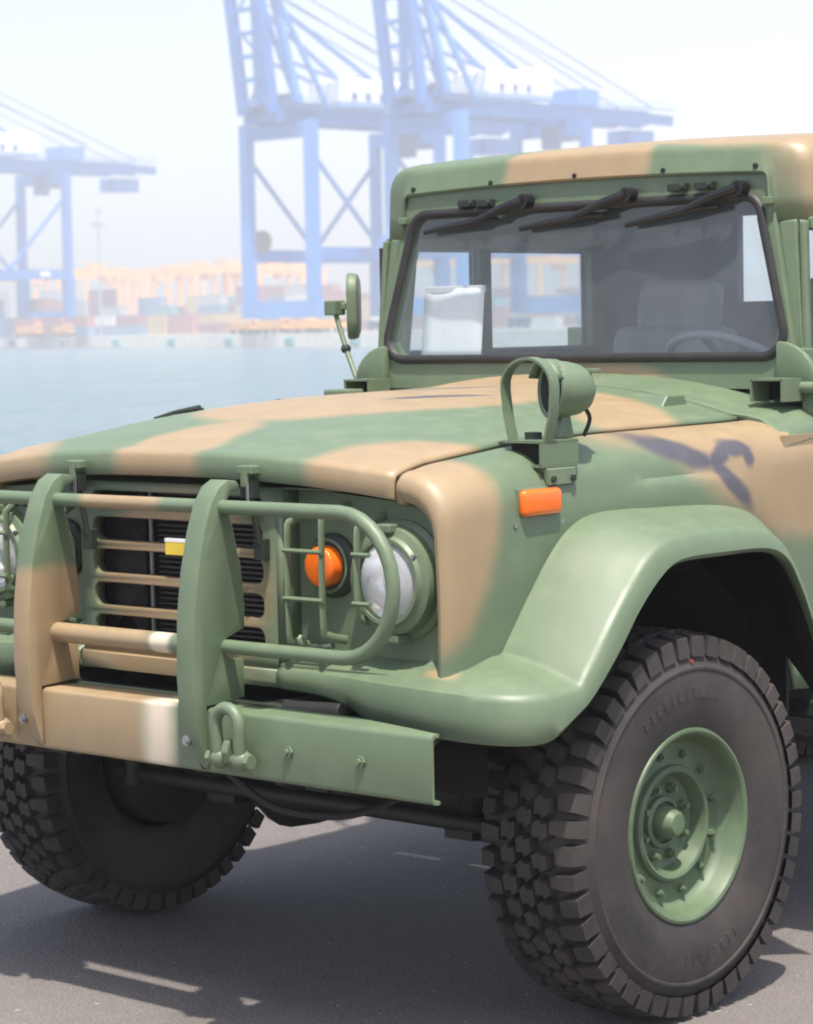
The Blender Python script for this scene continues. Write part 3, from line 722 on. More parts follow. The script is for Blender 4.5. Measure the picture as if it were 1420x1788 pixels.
# headlights
for s in (1, -1):
    c = V(.69 * s, -.585, 1.063)
    mb = MB(); mb.lathe([(.136, .01), (.136, -.010), (.124, -.020), (.120, -.05), (.104, -.056), (.1, -.062), (.098, -.066), (.090, -.066), (.0885, -.05), (.0885, .03)][::1], c, (0, 1, 0), 40)
    hl = mb.build('headlight', M['green'], truck, smooth=35)
    mb = MB(); mb.lathe([(.0, .035), (.025, .031), (.045, .019), (.065, -.004), (.080, -.030), (.088, -.048)], c, (0, 1, 0), 36); mb.build('reflector', M['chrome'], hl, smooth=60)
    mb = MB(); mb.sphere((c.x, c.y - .012, c.z), .017, 12, (1, 1.3, 1)); mb.build('bulb_shield', M['steel'], hl, smooth=50)
    mb = MB(); mb.lathe([(.089, -.05), (.075, -.063), (.05, -.070), (.02, -.073), (.001, -.074)], c, (0, 1, 0), 36); mb.build('lens', M['lens_thin'], hl, smooth=60)
    mb = MB(); mb.box((c.x + .0, c.y - .055, c.z + .118), (.045, .03, .02)); mb.box((c.x, c.y - .035, c.z - .128), (.06, .05, .018)); mb.build('clamp', M['green'], hl, bevel=.004)
    mb = MB()
    for k in range(3):
        a = R(35 + 120 * k); mb.cyl((c.x + .103 * math.cos(a), c.y - .066, c.z + .103 * math.sin(a)), (c.x + .103 * math.cos(a), c.y - .05, c.z + .103 * math.sin(a)), .005, n=8)
    mb.build('screws', M['steel'], hl)
    # amber turn signal
    c2 = V(.475 * s, -.585, 1.085)
    mb = MB(); mb.lathe([(.075, 0), (.075, -.012), (.066, -.022), (.058, -.024), (.0, -.024)], c2, (0, 1, 0), 28); ts = mb.build('turn_signal', M['dark_green'], truck, smooth=35)
    mb = MB(); mb.lathe([(.047, -.022), (.0465, -.050), (.043, -.058), (.034, -.0605), (.001, -.061)], c2, (0, 1, 0), 28); mb.build('lens', M['amber'], ts, smooth=60)
    mb = MB(); mb.lathe([(.061, -.02), (.063, -.027), (.059, -.03), (.055, -.026)], c2, (0, 1, 0), 28); mb.build('bezel', M['green'], ts, smooth=60)
    # lamp guard of bent straps
    gd = empty('lamp_guard', parent=truck)
    for xx, za, zb in ((.400, 1.185, .905), (.510, 1.205, .925), (.620, 1.185, .97)):
        path = [(xx * s + .02 * s, -.588, za + .02), (xx * s, -.65, za), (xx * s, -.664, za - .03), (xx * s, -.664, zb + .03), (xx * s, -.65, zb + .005), (xx * s + .01 * s, -.60, zb - .008)]
        P = catmull([V(*p) for p in path], 3)
        mb = MB(); mb.tube(P, .0105, 8, flat=.42, up=(0, 1, 0) if False else (1, 0, 0)); mb.build('strap', M['green'], gd, smooth=45)
    for z in (1.122, 1.012):
        for xa, xb in ((.393, .517), (.612, .665)):
            mb = MB(); mb.cyl((xa * s, -.672, z), (xb * s, -.672, z), .0055, n=8); mb.build('cross_rod', M['green'], gd, smooth=45)
    mb = MB(); mb.tube(catmull([V(.372 * s, -.60, .915), V(.38 * s, -.615, .90), V(.42 * s, -.615, .895), V(.47 * s, -.6, .90)], 4), .007, 8); mb.build('lower_loop', M['green'], gd, smooth=45)
# hood latches
for s in (1, -1):
    x = .305 * s
    mb = MB(); mb.box((x, -.69, 1.305), (.05, .03, .02)); mb.box((x, -.702, 1.29), (.02, .012, .05)); lt = mb.build('hood_latch', M['green'], truck, bevel=.003)
    mb = MB(); mb.box((x, -.688, 1.262), (.04, .024, .045)); mb.cyl((x, -.69, 1.27), (x + .008, -.668, 1.13), .008, n=8); mb.box((x + .008, -.662, 1.12), (.035, .02, .05)); mb.build('latch_strap', M['dark_green'], lt, bevel=.002)
    mb = MB(); mb.cyl((x + .012, -.706, 1.275), (x + .012, -.706, 1.22), .004, n=8); mb.build('latch_spring', M['steel'], lt)
# bumper
def channel(y0, y1, z0, z1, t, r=.012):
    pts = [(y1, z1)] + [(y0 + r - r * math.sin(R(a)), z1 - r + r * math.cos(R(a))) for a in (0, 30, 60, 90)] + [(y0 + r - r * math.cos(R(a)), z0 + r - r * math.sin(R(a))) for a in (0, 30, 60, 90)] + [(y1, z0)]
    inn = [(y1, z0 + t), (y0 + r, z0 + t), (y0 + t, z0 + r), (y0 + t, z1 - r), (y0 + r, z1 - t), (y1, z1 - t)]
    return pts + inn
mb = MB(); mb.loft([[V(x, y, z) for y, z in channel(-.85, y1, .625, .774, .007)] for x, y1 in [(-1.003, -.825), (-.90, -.80), (-.7, -.755), (0., -.752), (.7, -.755), (.90, -.80), (1.003, -.825)]], closed=True, cap=True); bumper = mb.build('bumper', M['bumper'], truck, smooth=30)
for x, z in ((.58, .70), (.80, .70), (-.58, .70), (-.80, .70)):
    mb = MB(); mb.cyl((x, -.852, z), (x, -.858, z), .014, n=6); mb.cyl((x, -.858, z), (x, -.866, z), .007, n=8); mb.build('bolt', M['green'], bumper)
# brush guard
guard = empty('brush_guard', parent=truck)
prof = [(-.853, .632), (-.860, .645), (-.870, .675), (-.879, .705), (-.884, .73), (-.892, .85), (-.886, .98), (-.872, 1.08), (-.85, 1.17), (-.826, 1.235), (-.80, 1.272), (-.772, 1.287), (-.745, 1.284), (-.735, 1.272), (-.742, 1.262), (-.762, 1.258), (-.775, 1.24), (-.762, 1.19), (-.738, 1.09), (-.728, 1.0), (-.730, .945), (-.79, .925), (-.80, .90), (-.78, .88), (-.735, .875), (-.735, .785), (-.853, .778)]
for s in (1, -1):
    mb = MB(); x0, x1 = sorted((.262 * s, .322 * s)); mb.prism(prof, 'x', x0, x1); mb.v = [(lerp(x0, x1 - .014, max(0, (.725 - p[2]) / (.725 - .632))) if p[0] < (x0 + x1) / 2 else p[0], p[1], p[2]) for p in mb.v]; up_ = mb.build('upright', M['guard'], guard, smooth=30, bevel=.006, seg=2, bang=40)
    if s < 0: up_['label'] = 'guard upright painted green above and tan below'
    mb = MB(); mb.cyl((x0 + .018, -.855, .70), (x0 + .018, -.884, .70), .013, n=6); mb.cyl((x0 + .018, -.883, .70), (x0 + .018, -.889, .70), .008, n=8); mb.build('bolt', M['steel'], up_)
    mb = MB(); mb.prism([(x0 + .002, .73), (x0 + .002, .70), (x1 - .02, .634), (x1 - .006, .634)], 'y', -.8555, -.8515); mb.build('foot_plate', M['dark_green'] if s > 0 else M['shaded_tan'], up_)  # darker plate paints in the shade of the upright's cut corner
    # loop in front of the lamps
    path = [V(.30 * s, -.79, 1.226), V(.68 * s, -.79, 1.226)] 
    a0 = [V((.692 + .155 * math.cos(R(t))) * s, -.79, 1.067 + .159 * math.sin(R(t))) for t in range(90, -91, -12)]
    path = [V(.28 * s, -.79, 1.226), V(.45 * s, -.79, 1.226), V(.6 * s, -.79, 1.226)] + a0 + [V(.6 * s, -.79, .908), V(.45 * s, -.79, .908), V(.28 * s, -.79, .908)]
    mb = MB(); mb.tube(path, .0165, 12); mb.build('lamp_loop', M['guard'], guard, smooth=50)
mb = MB(); mb.cyl((-.27, -.79, 1.226), (.27, -.79, 1.226), .0165, n=12); mb.build('upper_tube', M['guard'], guard, smooth=50)
mb = MB(); mb.cyl((-.27, -.80, .905), (.27, -.80, .905), .024, n=14); mb.build('lower_tube', M['guard'], guard, smooth=50)
# tow shackles
for s in (1, -1):
    x = .425 * s; mt = M['green'] if s > 0 else M['shackle_tan']
    mb = MB(); mb.prism([(-.852, .66), (-.895, .665), (-.905, .69), (-.895, .715), (-.852, .72)], 'x', x - .01, x + .01); sh = mb.build('tow_shackle', mt, bumper, bevel=.004)
    P = [V(x - .034, -.885, .675), V(x - .036, -.888, .71), V(x - .038, -.89, .745)] + [V(x - .038 * math.cos(R(t)), -.89, .75 + .038 * math.sin(R(t))) for t in range(0, 181, 20)] + [V(x + .038, -.89, .745), V(x + .036, -.888, .71), V(x + .034, -.885, .675)]
    mb = MB(); mb.tube(P, .0150, 10); mb.build('bow', mt, sh, smooth=50)
    mb = MB(); mb.cyl((x - .062, -.883, .672), (x + .062, -.883, .672), .011, n=12)
    for q in (-1, 1): mb.sphere((x + q * .034, -.880, .672), .025, 12); mb.cyl((x + q * .055, -.883, .672), (x + q * .068, -.883, .672), .017, n=6)
    mb.build('pin', mt, sh, smooth=50)
# ------------------------------------------------------------------ wheels
TW = .1375
def tyre_mesh():
    mb = MB()
    half = [(.212, .108), (.222, .118), (.235, .124), (.27, .1345), (.31, .1395), (.345, .1385), (.362, .1365), (.366, .1395), (.371, .1395), (.375, .1365), (.392, .130), (.408, .119), (.420, .10), (.426, .07), (.428, .03)]
    prof_ = half + [(r, -w) for r, w in half[::-1]]
    mb.lathe([(r, w) for r, w in prof_], (0, 0, 0), (1, 0, 0), 96)
    def RT_(w): return .4545 - .014 * (abs(w) / TW) ** 3
    def block(poly, r0=.420, shr=.80, low=None):
        n = len(poly); ca = sum(p[0] for p in poly) / n; cw = sum(p[1] for p in poly) / n
        def P(a, w, r): return (w, r * math.cos(a), r * math.sin(a))
        bot = []; top = []
        for a, w in poly:
            rb = r0 if low is None or abs(w) < TW * .9 else low
            bot.append(P(a, w, rb)); a2 = ca + (a - ca) * shr; w2 = cw + (w - cw) * (shr + .06)
            top.append(P(a2, w2, RT_(w2)))
        fs = [tuple(range(n, 2 * n))] + [(i, (i + 1) % n, (i + 1) % n + n, i + n) for i in range(n)]
        mb.add(bot + top, fs)
    n = 46; st = 2 * math.pi / n; rnd = random.Random(3)
    for k in range(n):
        a = k * st
        for s in (1, -1):
            aa = a + (0 if s > 0 else st * .5); g = .41 * st * (1 + .12 * rnd.uniform(-1, 1)); inn = .068 if k % 2 else .086
            block([(aa - g, s * TW * 1.0), (aa - g * .95, s * .105), (aa - g * .7, s * inn), (aa + g * .75, s * inn), (aa + g, s * .108), (aa + g, s * TW * 1.0)], low=.396)
        # staggered rows of hexagonal centre lugs
        for row, w0 in enumerate((-.046, 0., .046)):
            aa = a + (st * .5 if row % 2 else 0) + st * (.22 + .10 * rnd.uniform(-1, 1)); g = .485 * st * (1 + .10 * rnd.uniform(-1, 1))
            block([(aa - g, w0 - .006), (aa - g * .55, w0 - .025), (aa + g * .75, w0 - .021), (aa + g * .62, w0 - .004), (aa + g, w0 + .008), (aa + g * .5, w0 + .025), (aa - g * .75, w0 + .021), (aa - g * .62, w0 + .004)])
    # worn raised moulding marks on the sidewall
    for a0_, cnt in ((65, 11), (255, 8)):
        for k in range(cnt):
            a = R(a0_ + k * 5.2); c = V(.1392, .312 * math.cos(a), .312 * math.sin(a))
            mb.box(c, (.0032, .022, .010 + .008 * (k * 7 % 3) / 2), Matrix.Rotation(a, 3, 'X'))
    return mb.data('tyre', M['tyre'], smooth=32, recalc=True)
TY = tyre_mesh()
def wheel_meshes():
    out = []
    # h measured outward from the tyre centre plane
    prof_ = [(.206, .02), (.206, .10), (.215, .114), (.224, .121), (.229, .1235), (.2305, .120), (.227, .1265), (.221, .1275), (.215, .124), (.209, .112), (.203, .09), (.196, .072), (.188, .066), (.150, .064), (.139, .066), (.135, .078), (.128, .083), (.121, .080), (.115, .062), (.110, .042), (.10, .036), (.062, .036), (.060, .048), (.050, .052), (.048, .040), (.0, .040)]
    mb = MB(); mb.lathe(prof_, (0, 0, 0), (1, 0, 0), 56); out.append(('rim', mb.data('rim', M['rim_green'], smooth=32)))
    mb = MB(); mb.lathe([(.040, .036), (.040, .062), (.034, .072), (.030, .086), (.024, .092), (.0, .093)], (0, 0, 0), (1, 0, 0), 24); out.append(('hub_cap', mb.data('hub_cap', M['rim_green'], smooth=35)))
    return out
WM = wheel_meshes()
nut = MB(); nut.cyl((.034, 0, 0), (.052, 0, 0), .0125, .011, n=6); nut.cyl((.05, 0, 0), (.062, 0, 0), .007, n=8); NUT = nut.data('lug_nut', M['rim_green'])
bt = MB(); bt.cyl((.060, 0, 0), (.076, 0, 0), .0105, .009, n=6); bt.cyl((.075, 0, 0), (.082, 0, 0), .005, n=8); BOLT = bt.data('rim_bolt', M['rim_green'])
def ob(name, me, parent, loc=(0, 0, 0), rot=(0, 0, 0)):
    o = bpy.data.objects.new(name, me); col.objects.link(o); o.parent = parent; o.location = loc; o.rotation_euler = rot; return o
def wheel(x, y, flip=False, front=True):
    w = ob('wheel', WM[0][1], truck, (x, y, .455), (R(random.uniform(0, 40)) if not front else R(8), 0, math.pi if flip else 0))
    ob('tyre', TY, w); ob('hub_cap', WM[1][1], w)
    if front and not flip:
        for k in range(8): a = R(45 * k + 12); ob('lug_nut', NUT, w, (0, .083 * math.cos(a), .083 * math.sin(a)))
        for k in range(12): a = R(30 * k + 5); ob('rim_bolt', BOLT, w, (0, .164 * math.cos(a), .164 * math.sin(a)))
        mb = MB(); mb.cyl((.139, .385 * math.cos(R(82)), .385 * math.sin(R(82))), (.1355, .385 * math.cos(R(82)), .385 * math.sin(R(82))), .0035, n=8); mb.build('paint_dot', M['red'], w)
    return w
wheel(.9095, 0); wheel(-.9095, 0, True)
wheel(.9095, 3.2, False, False); wheel(-.9095, 3.2, True, False)
# ------------------------------------------------------------------ chassis
mb = MB()
for s in (1, -1): mb.box((s * .40, 1.55, .70), (.08, 4.7, .15))
for y in (-.62, .4, 1.4, 2.6, 3.8): mb.box((0, y, .70), (.74, .09, .12))
mb.build('frame_rails', M['dark_green'], truck, bevel=.008)
mb = MB(); mb.cyl((-.80, 0, .455), (.80, 0, .455), .058, n=14); mb.lathe([(.0, -.16), (.08, -.13), (.145, -.05), (.15, .05), (.09, .14), (.0, .17)], (-.26, .0, .455), (0, 1, 0), 20)
for s in (1, -1): mb.lathe([(.05, .66), (.10, .69), (.13, .72), (.17, .745), (.196, .755), (.198, .84), (.0, .85)], (0, 0, .455), (s, 0, 0), 28)
mb.build('front_axle', M['dark_green'], truck, smooth=40)
mb = MB(); mb.cyl((-.76, -.19, .43), (.76, -.19, .43), .021, n=10); mb.cyl((-.55, -.25, .50), (.45, -.22, .55), .018, n=10); mb.cyl((-.7, -.19, .40), (-.7, -.19, .47), .03, n=10); mb.cyl((.7, -.19, .40), (.7, -.19, .47), .03, n=10); mb.build('tie_rod', M['dark_green'], truck, smooth=40)
for s in (1, -1):
    mb = MB()
    for k in range(5):
        L = .60 - k * .09; path = [(s * .46, y, .545 - .011 * k - .0 + .13 * (abs(y) / .6) ** 2) for y in [(-L + 2 * L * j / 10) for j in range(11)]]
        mb.tube(path, .035, 4, flat=.16, up=(0, 0, 1))
    mb.box((s * .46, 0, .47), (.11, .15, .20)); mb.box((s * .46, 0, .372), (.13, .17, .02)); mb.build('leaf_spring', M['dark_green'], truck)
    mb = MB(); mb.cyl((s * .55, -.10, .47), (s * .50, -.16, .92), .032, n=12); mb.build('shock_absorber', M['dark_green'], truck, smooth=40)
    mb = MB(); mb.box((s * .46, -.60, .64), (.07, .10, .14)); mb.cyl((s * .40, -.60, .60), (s * .53, -.60, .60), .04, n=12); mb.build('spring_hanger', M['dark_green'], truck, smooth=40)
for s in (1, -1):
    mb = MB(); mb.prism([(-.748, .70), (-.60, .765), (-.40, .80), (-.40, .79), (-.60, .752), (-.748, .688)], 'x', *sorted((s * .33, s * .86))); mb.build('splash_plate', M['near_black'], truck)  # plates added to block sun either side of the centre gap
mb = MB(); mb.lathe([(.0, -.10), (.05, -.09), (.062, -.05), (.062, .08), (.045, .10), (.0, .10)], (-.52, -.42, .60), (0, 1, 0), 16); mb.box((-.50, -.40, .66), (.12, .16, .10)); mb.cyl((-.52, -.42, .56), (-.60, -.20, .47), .02, n=8); mb.build('steering_gear', M['dark_green'], truck, smooth=40)
for x, y, r_ in ((-.22, -.30, .07), (.12, -.34, .06), (.30, -.28, .05)):
    mb = MB(); mb.lathe([(.0, -.09), (r_ * .7, -.085), (r_, -.05), (r_, .05), (r_ * .6, .09), (.0, .095)], (x, y, .56), (.3, 1, .1), 14); mb.build('undertray_housing', M['dark_green'], truck, smooth=40)
for x in (-.40, .44):
    mb = MB(); mb.cyl((x, -.12, .40), (x + .05, -.02, .70), .035, n=12); mb.box((x, -.10, .40), (.09, .09, .05)); mb.build('track_arm', M['dark_green'], truck, smooth=40)
mb = MB(); mb.box((.05, -.20, .60), (1.0, .12, .10)); mb.box((.62, -.05, .52), (.10, .30, .16)); mb.build('cross_member', M['dark_green'], truck, bevel=.01)
mb = MB(); mb.box((.55, -.715, .742), (.10, .05, .03)); mb.cyl((.44, -.72, .765), (.60, -.70, .77), .022, n=10); mb.build('hose_bracket', M['black'], truck, bevel=.004)
mb = MB(); mb.tube(catmull([V(.33, -.80, .62), V(.42, -.74, .54), V(.58, -.66, .53), V(.66, -.5, .58)], 5), .009, 8); mb.build('brake_hose', M['black'], truck, smooth=40)
mb = MB(); mb.box((-.1, .35, .62), (.55, .9, .30)); mb.box((0, 1.2, .58), (.4, .7, .26)); mb.box((0, -.35, .68), (.5, .3, .12)); mb.box((.02, .15, .90), (.6, .8, .4)); mb.build('engine_block', M['near_black'], truck, bevel=.03)
mb = MB(); mb.cyl((-.65, 3.2, .455), (.65, 3.2, .455), .05, n=12); mb.lathe([(.0, -.16), (.09, -.12), (.15, 0), (.09, .13), (.0, .16)], (0, 3.2, .455), (0, 1, 0), 18); mb.build('rear_axle', M['dark_green'], truck, smooth=40)
mb = MB(); mb.tube(catmull([V(.35, 0.2, .5), V(.2, 1.0, .52), V(0, 1.6, .5), V(0, 3.1, .46)], 4), .035, 10); mb.build('drive_shaft', M['dark_green'], truck, smooth=40)
# ------------------------------------------------------------------ cowl and cab
rings = []
for k in range(41):
    x = -.86 + 1.72 * k / 40; ax = abs(x)
    def cz(y):
        z = hoodz(min(ax, .70), .655) + .02 * smooth((y - .66) / .2)
        if ax > .72: z -= .075 * ((ax - .72) / .14) ** 2.2
        return z
    rings.append([V(x, .668, cz(.668) - .03), V(x, .668, cz(.668) - .003), V(x, .674, cz(.674))] + [V(x, .69 + j * .03, cz(.69 + j * .03)) for j in range(8)])
mb = MB(); mb.loft(rings); cowl = mb.build('cowl', M['hood'], truck, smooth=40, solid=.008)
for s in (1, -1):
    mb = MB(); mb.box((s * .853, .80, 1.12), (.012, .30, .42)); mb.build('cowl_side', M['fender'], cowl)
def wy(z): return .864 + .07 * (z - 1.525)
# windshield frame: ring between outer and inner outline
no = 8
outer = rquad(.758, .650, 1.44, 2.025, .03, no); inner = rquad(.705, .626, 1.532, 1.946, .062, no)
def ring_mesh(outl, innl, yo, depth):
    n = len(outl); mb = MB()
    rings = [[V(x, wy(z) + yo + depth, z) for x, z in outl], [V(x, wy(z) + yo + .006, z) for x, z in outl], [V(x * .994, wy(z) + yo, 1.7 + (z - 1.7) * .994) for x, z in outl], [V(x, wy(z) + yo, z) for x, z in innl], [V(x, wy(z) + yo + depth, z) for x, z in innl]]
    mb.loft(rings, closed=True, cyc=True); return mb
wsf = ring_mesh(outer, inner, 0, .045).build('windshield_frame', M['wsframe'], truck, smooth=35)
gl = rquad(.712, .632, 1.526, 1.952, .066, no)
mb = MB(); mb.tube([V(x, wy(z) - .004, z) for x, z in gl], .0130, 8, cyc=True, flat=.75, up=(0, 1, 0)); mb.build('gasket', M['rubber_seal'], wsf, smooth=50)
mb = MB(); mb.add([(x, wy(z) + .008, z) for x, z in inner], [tuple(range(len(inner)))]); mb.build('glass', M['glass'], wsf)
# hinge gussets at the frame's lower corners
for s in (1, -1):
    pts = [(.70, 1.455)] + [(.70 + .125 * math.cos(R(a)), 1.455 + .112 * math.sin(R(a))) for a in range(0, 91, 15)]
    mb = MB(); mb.prism([(s * x, z) for x, z in pts], 'y', .835 if s < 0 else .842, .866); mb.build('hinge_gusset', M['wsframe'], wsf, bevel=.008, smooth=40, bang=50)
    mb = MB(); mb.cyl((s * .775, .84, 1.445), (s * .84, .84, 1.445), .016, n=12); mb.build('hinge', M['green'], wsf, smooth=40)
# open-fronted catch boxes on the cowl
for s in (1, -1):
    mb = MB(); x = s * .735
    mb.box((x, .795, 1.468), (.10, .09, .006)); mb.box((x + s * .048, .795, 1.44), (.006, .09, .058)); mb.box((x - s * .048, .795, 1.44), (.006, .09, .058)); mb.box((x, .84, 1.44), (.10, .006, .058)); cb = mb.build('catch_box', M['green'], cowl)
    mb = MB(); mb.box((x, .83, 1.44), (.088, .004, .05)); mb.build('dark_recess', M['near_black'], cb)  # black plate paints the shade inside the open box
mb = MB(); mb.prism([(.50, 1.40), (.62, 1.40), (.60, 1.435), (.53, 1.435)], 'x', .50, .585); mb.box((.47, .56, 1.408), (.12, .06, .012)); mb.build('rest_block', M['green'], hood, bevel=.004)
mb = MB(); mb.box((-.70, .66, 1.42), (.10, .07, .05)); mb.build('rest_block', M['green'], hood, bevel=.006)
for y in (.40, .50): mb = MB(); mb.cyl((-.70, y, 1.38), (-.70, y, 1.425), .012, n=8); mb.build('rubber_stop', M['black'], hood)
# far side hold-down lever lying on the far fender
mb = MB(); mb.tube([(-.79, .0, 1.385), (-.79, .07, 1.398), (-.79, .17, 1.408)], [.004, .006, .009], 8); mb.box((-.79, .165, 1.393), (.022, .022, .03)); mb.build('hold_down_lever', M['dark_green'], truck, smooth=40)
# wipers
for px, x0, z0, x1, z1, mx, mz in ((-.165, -.556, 1.898, -.27, 1.926, -.36, 1.918), (.204, -.188, 1.894, .12, 1.922, .0, 1.913), (.577, .193, 1.889, .51, 1.928, .385, 1.917)):
    zt = 1.972; y = wy(1.93) - .028
    mb = MB(); mb.cyl((px, y + .02, zt), (px, y - .014, zt), .02, n=12); wp = mb.build('wiper', M['wiper'], wsf, smooth=40)
    mb = MB(); mb.tube([V(px, y - .008, zt), V(lerp(px, mx, .35), y - .016, lerp(zt, mz, .3)), V(mx, y - .008, mz)], [.015, .013, .010], 8); mb.build('arm', M['wiper'], wp, smooth=40)
    mb = MB(); mb.tube([V(x0, y + .004, z0), V(lerp(x0, x1, .3), y, lerp(z0, z1, .3) + .002), V(mx, y - .006, mz), V(lerp(x0, x1, .8), y, lerp(z0, z1, .8) + .004), V(x1, y + .004, z1)], [.007, .010, .014, .011, .007], 8); mb.build('blade', M['wiper'], wp, smooth=40)
for x, z in ((-.40, 1.976), (-.33, 1.974), (.36, 1.985), (.45, 1.985)):
    mb = MB(); mb.box((x, wy(1.97) - .012, z), (.06, .02, .022)); mb.cyl((x + .02, wy(1.97) - .03, z), (x + .02, wy(1.97), z), .009, n=8); mb.build('wiper_motor_cover', M['dark_green'], wsf, bevel=.003)
for s in (1, -1):
    mb = MB(); mb.box((s * .655, wy(1.94) - .01, 1.935), (.03, .016, .02)); mb.build('top_clip', M['green'], wsf, bevel=.003)
# roof
def roof_ring(y, d, w, zt, zb):
    x = w - min(d, .020 + d * .12); z = zt - d; r = max(.016, .075 - d * .95); out = [V(x + .006, y, zb), V(x + .004, y, lerp(zb, z - r, .5)), V(x, y, z - r)]
    for k in range(1, 7):
        a = R(90 * k / 6); out.append(V(x - r + r * math.cos(a), y, z - r + r * math.sin(a)))
    for k in range(1, 10):
        t = k / 10; xx = lerp(x - r, 0, t); out.append(V(xx, y, z + .014 * (1 - (xx / (x - r)) ** 2)))
    full = out + [V(0, y, z + .014)] + [V(-p.x, p.y, p.z) for p in out[::-1]]
    return full
RY = [(0.931, .066, 0.686, 2.072), (0.888, .064, 0.678, 2.072), (0.884, .058, 0.678, 2.072), (0.897, .014, 0.678, 2.078), (0.900, .006, 0.681, 2.08), (0.906, .0, 0.700, 2.083), (0.913, -.0, 0.728, 2.087), (0.926, 0, 0.746, 2.092), (0.951, 0, 0.760, 2.099), (1.006, 0, 0.768, 2.108), (1.106, 0, 0.776, 2.118), (1.250, 0, 0.780, 2.127), (1.500, 0, 0.782, 2.135), (1.800, 0, 0.782, 2.135), (2.000, 0, 0.780, 2.125), (2.030, .03, 0.780, 2.12), (2.040, .08, 0.780, 2.12)]
mb = MB(); mb.loft([roof_ring(y, d, w, zt, 1.882) for y, d, w, zt in RY]); roof = mb.build('roof', M['roof'], truck, smooth=35, solid=.01, recalc=True)
for x, z in ((-.613, 2.026), (-.31, 2.030), (.0, 2.034), (.31, 2.032), (.614, 2.028)):
    mb = MB(); mb.cyl((x, .91, z), (x, .8825, z), .0075, n=10); mb.build('visor_bolt', M['black'], roof)
# doors with framed windows
def door(s):
    x = s * .762; mb = MB(); t = .035
    mb.box((s * .80, 1.40, 1.12), (.05, 1.10, .78))
    zz0, zz1 = 1.545, 1.855
    mb.box((x, 1.40, 1.525), (t, 1.10, .045)); mb.box((s * .752, 1.435, 1.872), (.03, 1.02, .035))
    mb.bar((s * .772, .890, 1.42), (s * .748, .912, 1.880), .022, .020, (1, 0, 0)); mb.box((x, 1.357, 1.70), (t, .055, .33)); mb.box((x, 1.92, 1.70), (t, .075, .36))
    d = mb.build('door', M['green'], truck, bevel=.006)
    for (a, b) in ((.912, 1.33), (1.385, 1.883)):
        g = MB(); g.add([(x, a, zz0), (x, b, zz0), (x, b, zz1), (x, a, zz1)], [(0, 1, 2, 3)]); w = g.build('window', M['side_glass'], d)
        fr = MB(); c0, c1 = a + .006, b - .006
        for q in (-1, 1):
            pass
        P = [V(x + s * .018, c0, zz0), V(x + s * .018, c1, zz0), V(x + s * .018, c1, zz1), V(x + s * .018, c0, zz1)]
        fr.tube(P, .008, 6, cyc=True); fr.build('window_seal', M['rubber_seal'], w)
    h = MB(); h.cyl((s * .83, 1.75, 1.35), (s * .83, 1.87, 1.35), .01, n=8); h.build('handle', M['black'], d)
    return d
door(1); door(-1)
for s in (1, -1):
    mb = MB(); mb.loft([[V(s * .752, wy(1.45) + .02, 1.45), V(s * .768, .874, 1.45), V(s * .768, .90, 1.45), V(s * .70, .94, 1.45)], [V(s * .672, wy(1.88) + .012, 1.884), V(s * .728, .905, 1.884), V(s * .728, .925, 1.884), V(s * .66, .96, 1.884)]], closed=True, cap=True); mb.build('pillar', M['green'], truck, bevel=.006)
# rear cab wall with a window
mb = MB(); zz = [(.76, .75, 1.62), ]
mb.box((.765, 1.965, 1.5), (.03, .06, 1.0)); mb.box((-.765, 1.965, 1.5), (.03, .06, 1.0)); mb.box((0, 1.98, 1.215), (1.50, .03, .93)); mb.box((-.485, 1.98, 1.815), (.53, .03, .27)); mb.box((.485, 1.98, 1.815), (.53, .03, .27)); mb.box((0, 1.98, 2.02), (1.5, .03, .14)); rw = mb.build('rear_cab_wall', M['interior'], truck)
mb = MB(); mb.add([(-.22, 1.985, 1.68), (.22, 1.985, 1.68), (.22, 1.985, 1.95), (-.22, 1.985, 1.95)], [(0, 1, 2, 3)]); mb.build('rear_window', M['side_glass'], rw)
mb = MB(); mb.box((0, 1.45, .78), (1.54, 1.1, .04)); mb.box((0, .90, 1.1), (1.5, .03, .66)); mb.build('cab_floor', M['interior_dark'], truck)
mb = MB(); mb.prism([(.905, 1.47), (.935, 1.515), (1.10, 1.525), (1.17, 1.50), (1.18, 1.30), (1.05, 1.2), (.905, 1.2)], 'x', -.745, .745); mb.build('dashboard', M['interior_dark'], truck, bevel=.012, smooth=40)
mb = MB(); mb.add([(-.73, .97, 2.07), (.73, .97, 2.07), (.74, 1.96, 2.08), (-.74, 1.96, 2.08)], [(0, 1, 2, 3)]); mb.build('headliner', M['interior'], truck)
for s, xc in ((1, .36), (-1, -.25)):
    st = empty('seat', parent=truck)
    mb = MB(); mb.box((xc, 1.38, 1.12), (.46, .46, .13)); mb.box((xc, 1.38, .95), (.38, .36, .24)); mb.build('cushion', M['seat'], st, bevel=.04, seg=3, smooth=40)
    mb = MB(); mb.box((xc, 1.64, 1.36), (.44, .12, .50), Matrix.Rotation(R(-10), 3, 'X')); mb.build('backrest', M['seat'], st, bevel=.045, seg=3, smooth=40)
    mb = MB(); mb.box((xc, 1.70, 1.66), (.29, .10, .17), Matrix.Rotation(R(-8), 3, 'X')); mb.build('headrest', M['seat'], st, bevel=.04, seg=3, smooth=40)
sw = empty('steering_wheel', parent=truck)
c = V(.285, 1.24, 1.475); ax = V(0, .55, .80).normalized(); ux = V(1, 0, 0); uy = ax.cross(ux)
mb = MB(); mb.tube([c + ux * (.195 * math.cos(R(a))) + uy * (.195 * math.sin(R(a))) for a in range(0, 360, 10)], .0135, 8, cyc=True); mb.build('rim', M['wheel_grey'], sw, smooth=50)
mb = MB()
